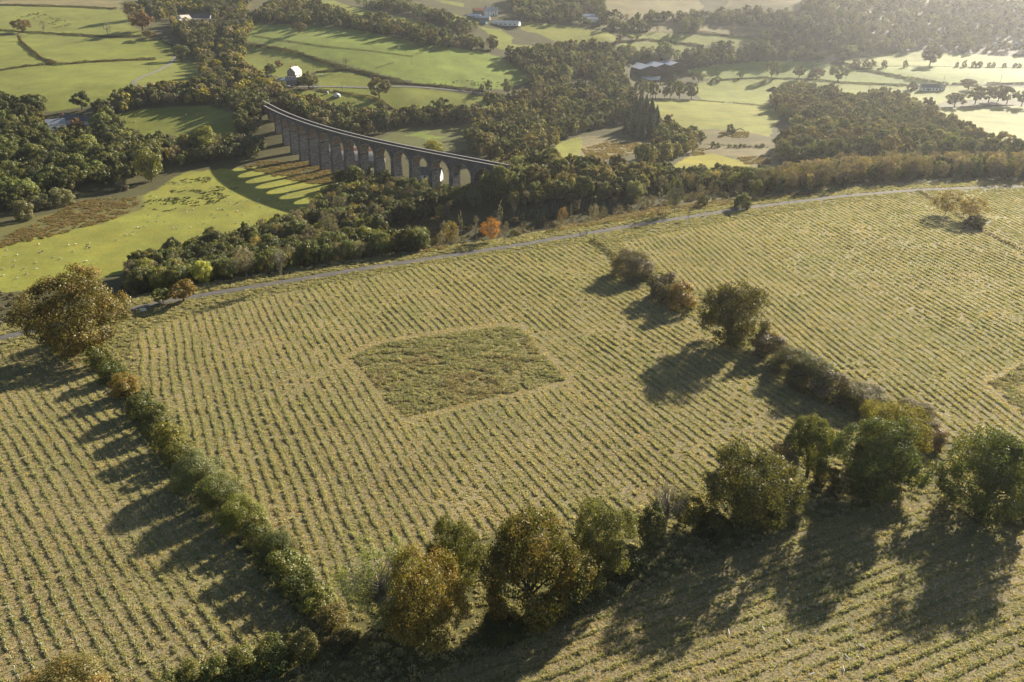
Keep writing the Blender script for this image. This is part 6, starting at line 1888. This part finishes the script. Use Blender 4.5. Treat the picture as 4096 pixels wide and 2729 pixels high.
yt = thing('canvas_yurt', 'round white canvas yurt in the small pasture above the viaduct', 'yurt', gb('2', (920, 790)))
mb = MB()
nseg = 28
prof = [(3.0, 0), (3.05, 1.6), (3.15, 1.62), (1.9, 2.55), (0.45, 3.15)]
vs = [(r_ * math.cos(6.2832 * k / nseg), r_ * math.sin(6.2832 * k / nseg), z) for r_, z in prof for k in range(nseg)]
mb.face_block(vs, [(i * nseg + k, i * nseg + (k + 1) % nseg, (i + 1) * nseg + (k + 1) % nseg, (i + 1) * nseg + k) for i in range(4) for k in range(nseg)] + [tuple(4 * nseg + k for k in range(nseg))])
mb.build('canvas_cover', M['canvas'], yt)
mb = MB()
mb.box((0, 0, 3.22), (1.3, 1.3, 0.25), 0.4)
mb.build('crown_cap', M['canvas'], yt)
mb = MB()
mb.box((1.2, -2.85, 0.85), (0.9, 0.2, 1.6), 0.4)
mb.build('door', M['dark_timber'], yt)
ht = thing('portable_toilet', 'upright white portable hut left of the yurt', 'hut', gb('2', (841, 768)))
mb = MB()
mb.box((0, 0, 1.1), (1.3, 1.3, 2.2))
mb.build('cabin', M['white_plastic'], ht)
mb = MB()
mb.box((0, 0, 2.32), (1.45, 1.45, 0.22), 0, 0, 0.75)
mb.build('roof', M['white_plastic'], ht)
mb = MB()
mb.box((0, -0.67, 1.05), (0.8, 0.06, 1.9))
mb.build('door', M['grey_roof'], ht)
tr = thing('feed_trough', 'long white feed trough in the pasture right of the farmhouse', 'trough', gb('2', (788, 616)), 0.05)
mb = MB()
mb.box((0, 0, 0.55), (3.6, 0.8, 0.5), 0, 0, 1.15)
mb.build('basin', M['white_plastic'], tr)
for x in (-1.3, 1.3):
    mb = MB()
    mb.box((x, 0, 0.15), (0.15, 0.7, 0.4))
    mb.build('leg', M['steel'], tr)

# muck heap, pale scrape
mbh = []
hb = gb('4', (48, 806))
n = 26
vs, fs = [], []
r = np.random.default_rng(3)
for i in range(9):
    f = i / 8
    for k in range(n):
        a = 6.2832 * k / n
        rr = 6.8 * (1 - f) ** 0.75 * (1 + 0.22 * math.sin(a * 2 + 1) + 0.12 * r.normal())
        vs.append((rr * math.cos(a), rr * 0.8 * math.sin(a), 4.2 * f * (1 + 0.06 * r.normal()) - 0.3))
for i in range(8):
    for k in range(n):
        fs.append((i * n + k, i * n + (k + 1) % n, (i + 1) * n + (k + 1) % n, (i + 1) * n + k))
mb = MB()
mb.face_block(vs, fs)
o = mb.build('muck_heap', M['soil'])
o.location = hb
tag(o, 'dark muck heap in the bright pasture', 'muck heap')
# fallen bough
o = MB()
o.tube([(-6, 0, 0.2), (-3, 0.4, 3.2), (0, 0, 4.2), (3, -0.2, 3.1), (5, 0, 0.6)], [0.45, 0.4, 0.33, 0.25, 0.12], 7)
o.tube([(0, 0, 4.2), (1.5, 1, 4.9), (3, 1.5, 4.4)], [0.2, 0.14, 0.06], 5)
o.tube([(-3, 0.4, 3.2), (-2.2, -0.8, 4.3)], [0.2, 0.07], 5)
o = o.build('fallen_bough', M['bark'])
o.location = gb('3', (2040, 1195))
tag(o, 'dark arched dead bough beside the lone windswept thorn', 'dead bough')


# ------------------------------------------------------------------ vehicles in the farm yard
def car(name, label, cat, base, ang, Lc, Wc, Hc, paint, van=False):
    root = thing(name, label, cat, (base[0], base[1], base[2] + 0.45), ang)
    h, b = Hc, 0.32
    prof = [(-.5, b), (-.5, .55 * h), (-.45, .62 * h), (-.36, h * .97), (.12, h), (.24, .66 * h), (.47, .58 * h), (.5, .42 * h), (.5, b)] if not van else [(-.5, b), (-.5, .96 * h), (-.47, h), (.3, h), (.40, .62 * h), (.5, .55 * h), (.5, b)]
    mb = MB()
    npf = len(prof)
    vs = []
    for sg in (-1, 1):
        for x, z in prof:
            k = 0.5 - 0.09 * max(0, (z / h - 0.6) / 0.4)
            vs.append((x * Lc, sg * k * Wc, z))
    fs = [tuple(range(npf))[::1], tuple(range(2 * npf - 1, npf - 1, -1))]
    for k in range(npf):
        a, c2 = k, (k + 1) % npf
        fs.append((a, a + npf, c2 + npf, c2))
    mb.face_block(vs, fs)
    mb.build('body', M[paint], root)
    mb = MB()
    for sg in (-1, 1):
        mb.box((-0.08 * Lc if not van else 0.24 * Lc, sg * 0.472 * Wc, h * 0.8), (Lc * (0.42 if not van else 0.12), 0.06, h * 0.22))
    mb.build('window', M['glass'], root)
    for x in (-.32, .32):
        for sg in (-1, 1):
            mb = MB()
            mb.tube([(x * Lc, sg * (Wc / 2 - 0.16), 0.32), (x * Lc, sg * (Wc / 2 + 0.03), 0.32)], [0.33, 0.33], 12)
            w_ = mb.build('wheel', M['rubber'], root)
    return root


car('white_pickup', 'white pickup parked in front of the farmhouse annexe', 'pickup', gb('2', (535, 655)), 0.1, 5.2, 2.0, 1.8, 'car_white')
car('horse_trailer', 'boxy cream horse trailer beside the white pickup', 'trailer', gb('2', (493, 662)), 0.1, 5.4, 2.3, 2.7, 'car_white', True)
car('dark_car', 'dark car in front of the open stone barn', 'car', gb('2', (560, 712)), 0.2, 4.6, 1.9, 1.5, 'car_dark')
car('silver_trailer', 'low pale trailer left of the dark car', 'trailer', gb('2', (510, 714)), 0.08, 5.6, 2.1, 1.1, 'grey_roof', True)
car('blue_car', 'blue and white car half hidden below the timber shed', 'car', gb('2', (397, 700)), -0.3, 4.4, 1.9, 1.5, 'car_blue')
car('white_car', 'white car under the leafy oak by the lane', 'car', gb('2', (728, 722)), 0.4, 4.3, 1.9, 1.5, 'car_white')


# ------------------------------------------------------------------ poles, fence, sign
def pole(base, h, label):
    o = thing('utility_pole', label, 'utility pole', base, 0.2, 'wooden utility poles in the valley')
    mb = MB()
    mb.tube([(0, 0, -0.5), (0, 0, h)], [0.17, 0.12], 8)
    mb.build('shaft', M['pole'], o)
    mb = MB()
    mb.box((0, 0, h - 0.5), (1.9, 0.14, 0.16))
    for x in (-.8, 0, .8):
        mb.box((x, 0, h - 0.25), (0.1, 0.1, 0.34))
    mb.build('crossarm', M['pole'], o)


for c, b, lab in [('1', (1338, 640), 'wooden pole above the hairpin lane'), ('2', (340, 492), 'wooden pole in the pasture above the thorn bush'), ('2', (724, 585), 'wooden pole right of the farmhouse'), ('2', (965, 750), 'wooden pole beside the yurt'),
                  ('2', (1534, 525), 'wooden pole in the middle of the bright pasture'), ('2', (1336, 935), 'short wooden pole right of the cypresses'), ('2', (1842, 1268), 'wooden pole in the dark meadow behind the viaduct'), ('3', (702, 293), 'wooden pole at the top of the yellow green field'),
                  ('3', (681, 420), 'wooden pole at the foot of the yellow green field'), ('3', (1330, 460), 'wooden pole behind the wood along the valley road'), ('3', (1822, 672), 'wooden pole in the green field beyond the barns'), ('3', (1808, 790), 'wooden pole in the pale pasture right of the parkland oaks'),
                  ('3', (280, 470), 'wooden pole in the small field left of the valley wood'), ('4', (695, 730), 'wooden pole right of the large grey green oak'), ('4', (907, 812), 'tall wooden pole in the pasture left of the bungalow'), ('4', (1197, 757), 'wooden pole on the hedge left of the bungalow'),
                  ('4', (1568, 757), 'wooden pole directly behind the bungalow'), ('4', (468, 800), 'wooden pole in front of the roadside trees'), ('4', (2080, 742), 'wooden pole behind the oaks right of the bungalow')]:
    pole(gb(c, b), 9.0, lab)

# fence along the far side of the track
fpts = np.array([[-100, 268], [-40, 299], [0, 318], [50, 346], [110, 376], [150, 394], [205, 409], [250, 415], [330, 416]], float)
fs_ = np.concatenate([[0], np.cumsum(np.hypot(*np.diff(fpts, axis=0).T))])
fence = thing('wire_fence', 'post and wire fence along the verge of the gravel track', 'fence', (0, 318, 0))
us = np.arange(0, fs_[-1], 5.0)[:98]
prev = None
wires = MB()
for u in us:
    x, y = np.interp(u, fs_, fpts[:, 0]), np.interp(u, fs_, fpts[:, 1])
    z = float(height(x, y))
    mb = MB()
    mb.tube([(x, y - 318, z - 0.3), (x + rng.normal(0, .03), y - 318, z + 1.25)], [0.07, 0.06], 6)
    mb.build('post', M['pole'], fence)
    if prev is not None:
        for dz in (0.5, 0.85, 1.15):
            wires.tube([(prev[0], prev[1] - 318, prev[2] + dz), (x, y - 318, z + dz)], [0.012, 0.012], 3)
    prev = (x, y, z)
wires.build('wire', M['steel'], fence)

gp = gb('7', (640, 985))
gate = thing('field_gate', 'small wooden field gate by the gravel track', 'gate', gp, R(28))
for x in (-1.7, 1.7):
    mb = MB()
    mb.box((x, 0, 0.7), (0.22, 0.22, 1.7))
    mb.build('post', M['pole'], gate)
mb = MB()
for z in (0.3, 0.55, 0.8, 1.1):
    mb.box((0, 0.02, z), (3.2, 0.07, 0.1))
mb.build('rails', M['pole'], gate)
for c, pt, lab in (('8', (1190, 535), 'pale metal gate at the far bend of the gravel track'), ('3', (1965, 918), 'white field gate in the low hedge right of the parkland oaks'), ('2', (1705, 400), 'pale gate at the edge of the ridge wood')):
    g2 = thing('field_gate', lab, 'gate', gb(c, pt), R(15))
    for x in (-1.8, 1.8):
        mb = MB()
        mb.box((x, 0, 0.75), (0.2, 0.2, 1.6))
        mb.build('post', M['pole'], g2)
    mb = MB()
    for z in (0.3, 0.6, 0.9, 1.2):
        mb.box((0, 0.02, z), (3.4, 0.07, 0.1))
    mb.build('rails', M['steel'], g2)

sg = thing('information_sign', 'white information board with a green edge on two posts at the end of the track', 'sign', gb('a', (1183, 108)), R(20))
for x in (-0.55, 0.55):
    mb = MB()
    mb.box((x, 0.06, 0.6), (0.12, 0.1, 1.3))
    mb.build('post', M['pole'], sg)
mb = MB()
mb.box((0, 0, 1.35), (1.75, 0.06, 1.05))
bd = mb.build('board', M['sign_white'], sg)
mb = MB()
mb.box((0, -0.034, 1.83), (1.7, 0.012, 0.1))
mb.build('green_band', M['sign_green'], bd)
mb = MB()
mb.box((0, -0.034, 1.52), (0.7, 0.012, 0.09))
mb.box((0, -0.034, 1.36), (0.9, 0.012, 0.06))
mb.box((-0.6, -0.034, 1.12), (0.35, 0.012, 0.22))
mb.box((0.6, -0.034, 1.12), (0.35, 0.012, 0.22))
mb.build('print', M['sign_ink'], bd)


# ------------------------------------------------------------------ sheep
def sheep_mesh(mat, name, head_down):
    me = bpy.data.meshes.new(name)
    hz = 0.28 if head_down else 0.85
    hx = 0.78 if head_down else 0.8
    vs = [((-0.1, 0, 0.62), 0.30), ((-0.42, 0, 0.62), 0.29), ((0.25, 0, 0.63), 0.29), ((0.5, 0, 0.62), 0.2), ((0.68, 0, 0.56 if head_down else 0.76), 0.13), ((hx + 0.02, 0, hz), 0.11), ((hx + 0.18, 0, hz - 0.1), 0.06),
          ((-0.4, 0.17, 0.36), 0.08), ((-0.38, 0.18, 0.0), 0.045), ((-0.4, -0.17, 0.36), 0.08), ((-0.44, -0.18, 0.0), 0.045), ((0.3, 0.16, 0.36), 0.07), ((0.34, 0.17, 0.0), 0.045), ((0.3, -0.16, 0.36), 0.07), ((0.26, -0.17, 0.0), 0.045),
          ((-0.64, 0, 0.62), 0.12), ((-0.72, 0, 0.42), 0.05), ((hx - 0.04, 0.14, hz + 0.08), 0.03), ((hx - 0.04, -0.14, hz + 0.08), 0.03)]
    ed = [(0, 1), (0, 2), (2, 3), (3, 4), (4, 5), (5, 6), (1, 7), (7, 8), (1, 9), (9, 10), (2, 11), (11, 12), (2, 13), (13, 14), (1, 15), (15, 16), (5, 17), (5, 18)]
    me.from_pydata([v[0] for v in vs], ed, [])
    o = bpy.data.objects.new('tmp', me)
    COL.objects.link(o)
    o.modifiers.new('skin', 'SKIN')
    for i, v in enumerate(vs):
        me.skin_vertices[0].data[i].radius = (v[1], v[1])
    me.skin_vertices[0].data[0].use_root = True
    o.modifiers.new('sub', 'SUBSURF').levels = 1
    dg = bpy.context.evaluated_depsgraph_get()
    out = bpy.data.meshes.new_from_object(o.evaluated_get(dg))
    bpy.data.objects.remove(o)
    out.materials.clear()
    out.materials.append(M[mat])
    out.polygons.foreach_set('use_smooth', [True] * len(out.polygons))
    return out


SH = [sheep_mesh('wool', 'sheep', True), sheep_mesh('wool', 'sheep', False)]
SHD = sheep_mesh('dark_wool', 'sheep', True)
S5 = [(1222, 570), (1307, 578), (1358, 574), (1166, 707), (1250, 712), (1174, 757), (1240, 753), (1300, 753), (1080, 804), (1102, 806), (1137, 795), (1050, 840), (993, 862), (1038, 862), (917, 904), (1358, 809), (1391, 814), (1495, 806), (1606, 770), (1602, 874), (1608, 880),
      (1664, 700), (1685, 729), (1788, 706), (1861, 677), (1908, 702), (1962, 753), (1857, 769), (1722, 663), (1703, 657), (1515, 660), (1457, 655), (1466, 685), (1807, 616), (1776, 593), (1790, 578), (1898, 592), (1945, 594), (1842, 624), (1370, 492), (1463, 485), (1410, 463),
      (1467, 455), (1655, 495), (1667, 489), (1604, 525), (1582, 535), (538, 943), (596, 936), (702, 930), (680, 965), (578, 990), (318, 1000), (304, 937), (417, 1040), (474, 1050), (681, 1070), (674, 1068), (45, 1029), (138, 1019), (55, 982), (117, 1067), (120, 1108), (28, 1130),
      (191, 1130), (288, 1130), (288, 1079), (208, 1171), (135, 1202), (33, 1180), (857, 632), (803, 652)]
S6 = [(320, 588), (265, 622), (280, 620), (25, 672), (8, 680), (22, 697), (43, 735), (125, 665), (222, 740), (248, 752), (292, 695), (325, 680)]
S1 = [(1120, 1070), (1132, 1055), (1168, 1087), (1205, 1090), (1218, 1088), (1668, 1028), (1765, 1028)]
S1B = [(585, 547), (597, 525), (367, 455)]
S1C = [(45, 70), (632, 175), (105, 92), (118, 95)]


def flock(P, lab, group, me, dark=False, size=1.0):
    for i, p in enumerate(P):
        o = link(bpy.data.objects.new('sheep', SHD if dark else SH[int(rng.random() < 0.3)]))
        s = size * rng.uniform(0.72, 0.84)
        o.location = p + np.array([0, 0, 0.02])
        o.rotation_euler = (0, 0, rng.uniform(0, 6.28))
        o.scale = (s, s * 1.08, s)
        tag(o, lab, 'sheep', group)


flock(np.vstack([G('5', S5), G('6', S6)]), 'white sheep grazing in the long meadow below the viaduct', 'white sheep in the long meadow', None)
flock(G('5', [(1745, 668), (1862, 613), (680, 955), (701, 966), (333, 993), (1380, 575), (1850, 618)]), 'dark sheep grazing among the white ones in the long meadow', 'dark sheep in the long meadow', None, True)
flock(G('1', S1), 'white sheep in the small pasture left of the viaduct', 'sheep in the small pasture', None)
flock(G('1', S1B), 'white sheep in the hillside pasture above the thick brown hedge', 'sheep on the left hillside', None)
flock(G('1', S1C), 'white sheep in the topmost left pasture', 'sheep in the topmost pasture', None)

# ------------------------------------------------------------------ tree tubes: the ones that show largest stand singly, the rest as one
TS = TUBE_SPOTS
r = np.random.default_rng(21)
ins = (TS[:, 2] > 4) & (TS[:, 2] < W - 4) & (TS[:, 3] > 4) & (TS[:, 3] < H - 4)
TS = TS[ins & (vnoise(TS[:, 0], TS[:, 1], 18, 66) > 0.42)]
TS = TS[np.argsort(-TS[:, 3])]
mb = MB()
mb.tube([(0, 0, -0.05), (0, 0, 0.72)], [0.055, 0.06], 7)
tube_me = mb.mesh('tree_tube', M['tube'])
LAB = {'A': 'the left field', 'B': 'the middle field', 'C': 'the right field', 'D': 'the bottom field', 'E': 'the far right corner field'}
for q in TS[:290]:
    o = link(bpy.data.objects.new('tree_tube', tube_me))
    o.location = (q[0], q[1], float(height(q[0], q[1])))
    o.rotation_euler = (r.normal(0, .06), r.normal(0, .06), 0)
    f = LAB[chr(int(q[4]))]
    tag(o, 'thin pale tree tube standing in a grass row of ' + f, 'tree tube', 'tree tubes in ' + f)
rest = TS[290:4500]
vs, fs = [], []
for k, q in enumerate(rest):
    lx, ly = r.normal(0, .05, 2)
    for z, rad in ((-0.05, .055), (0.68, .06)):
        for a in range(5):
            vs.append((q[0] + rad * math.cos(a * 1.2566) + lx * z, q[1] + rad * math.sin(a * 1.2566) + ly * z, z))
    fs += [(k * 10 + a, k * 10 + (a + 1) % 5, k * 10 + 5 + (a + 1) % 5, k * 10 + 5 + a) for a in range(5)]
o = link(bpy.data.objects.new('distant_tree_tubes', mesh_arrays('distant_tree_tubes', vs, fs, mats=[M['tube']])))
tag(o, 'countless small tree tubes in the grass rows farther up the fields', 'tree tubes', kind='stuff')
mb = MB()
mb.tube([(-0.55, 0, 0.12), (0.55, 0, 0.16)], [0.06, 0.06], 8)
fallen = mb.mesh('fallen_tube', M['white_plastic'])
for c, pt, lab in (('h', (170, 1240), 'white tube lying in the sunny part of the bottom field, leftmost'), ('h', (765, 1277), 'white tube lying highest in the bottom field'), ('h', (650, 1367), 'white tube lying between two others in the bottom field'), ('h', (620, 1463), 'white tube lying low in the bottom field'),
                   ('h', (355, 1505), 'white tube lying nearest the bottom edge'), ('b', (147, 598), 'white tube lying in the middle of the middle field'), ('g', (1410, 1243), 'white tube lying at the edge of the great oak shadow'), ('g', (1637, 1225), 'white tube standing askew beside the great oak shadow')):
    o = link(bpy.data.objects.new('fallen_tube', fallen))
    o.location = gb(c, pt) + np.array([0, 0, 0.12])
    o.rotation_euler = (0, 0, rng.uniform(0, 3))
    tag(o, lab, 'fallen tube', 'fallen white tubes')

# ------------------------------------------------------------------ the air over the valley
zt = 200.0
m, nt, out = new_mat('haze')
pv_ = N(nt, 'ShaderNodeVolumePrincipled')
pv_.inputs['Color'].default_value = (0.93, 0.95, 1.0, 1)
pv_.inputs['Density'].default_value = HAZE_DENSITY
pv_.inputs['Anisotropy'].default_value = 0.68
pv_.inputs['Density Attribute'].default_value = ''
pv_.inputs['Temperature Attribute'].default_value = ''
L(nt, pv_.outputs[0], out.inputs['Volume'])
gz0, gz1 = GROUND_MIN - 1.0, max(float(ZZ.max()) + 25, 140)
x0, x1, y0, y1 = ax[0] - 20, ax[-1] + 20, ay[0] - 20, ay[-1] + 20
mb = MB()
mb.box(((x0 + x1) / 2, (y0 + y1) / 2, (gz0 + gz1) / 2), (x1 - x0, y1 - y0, gz1 - gz0))
hz = mb.build('haze', m)
tag(hz, 'thin bright autumn haze filling the valley', 'haze', kind='stuff')
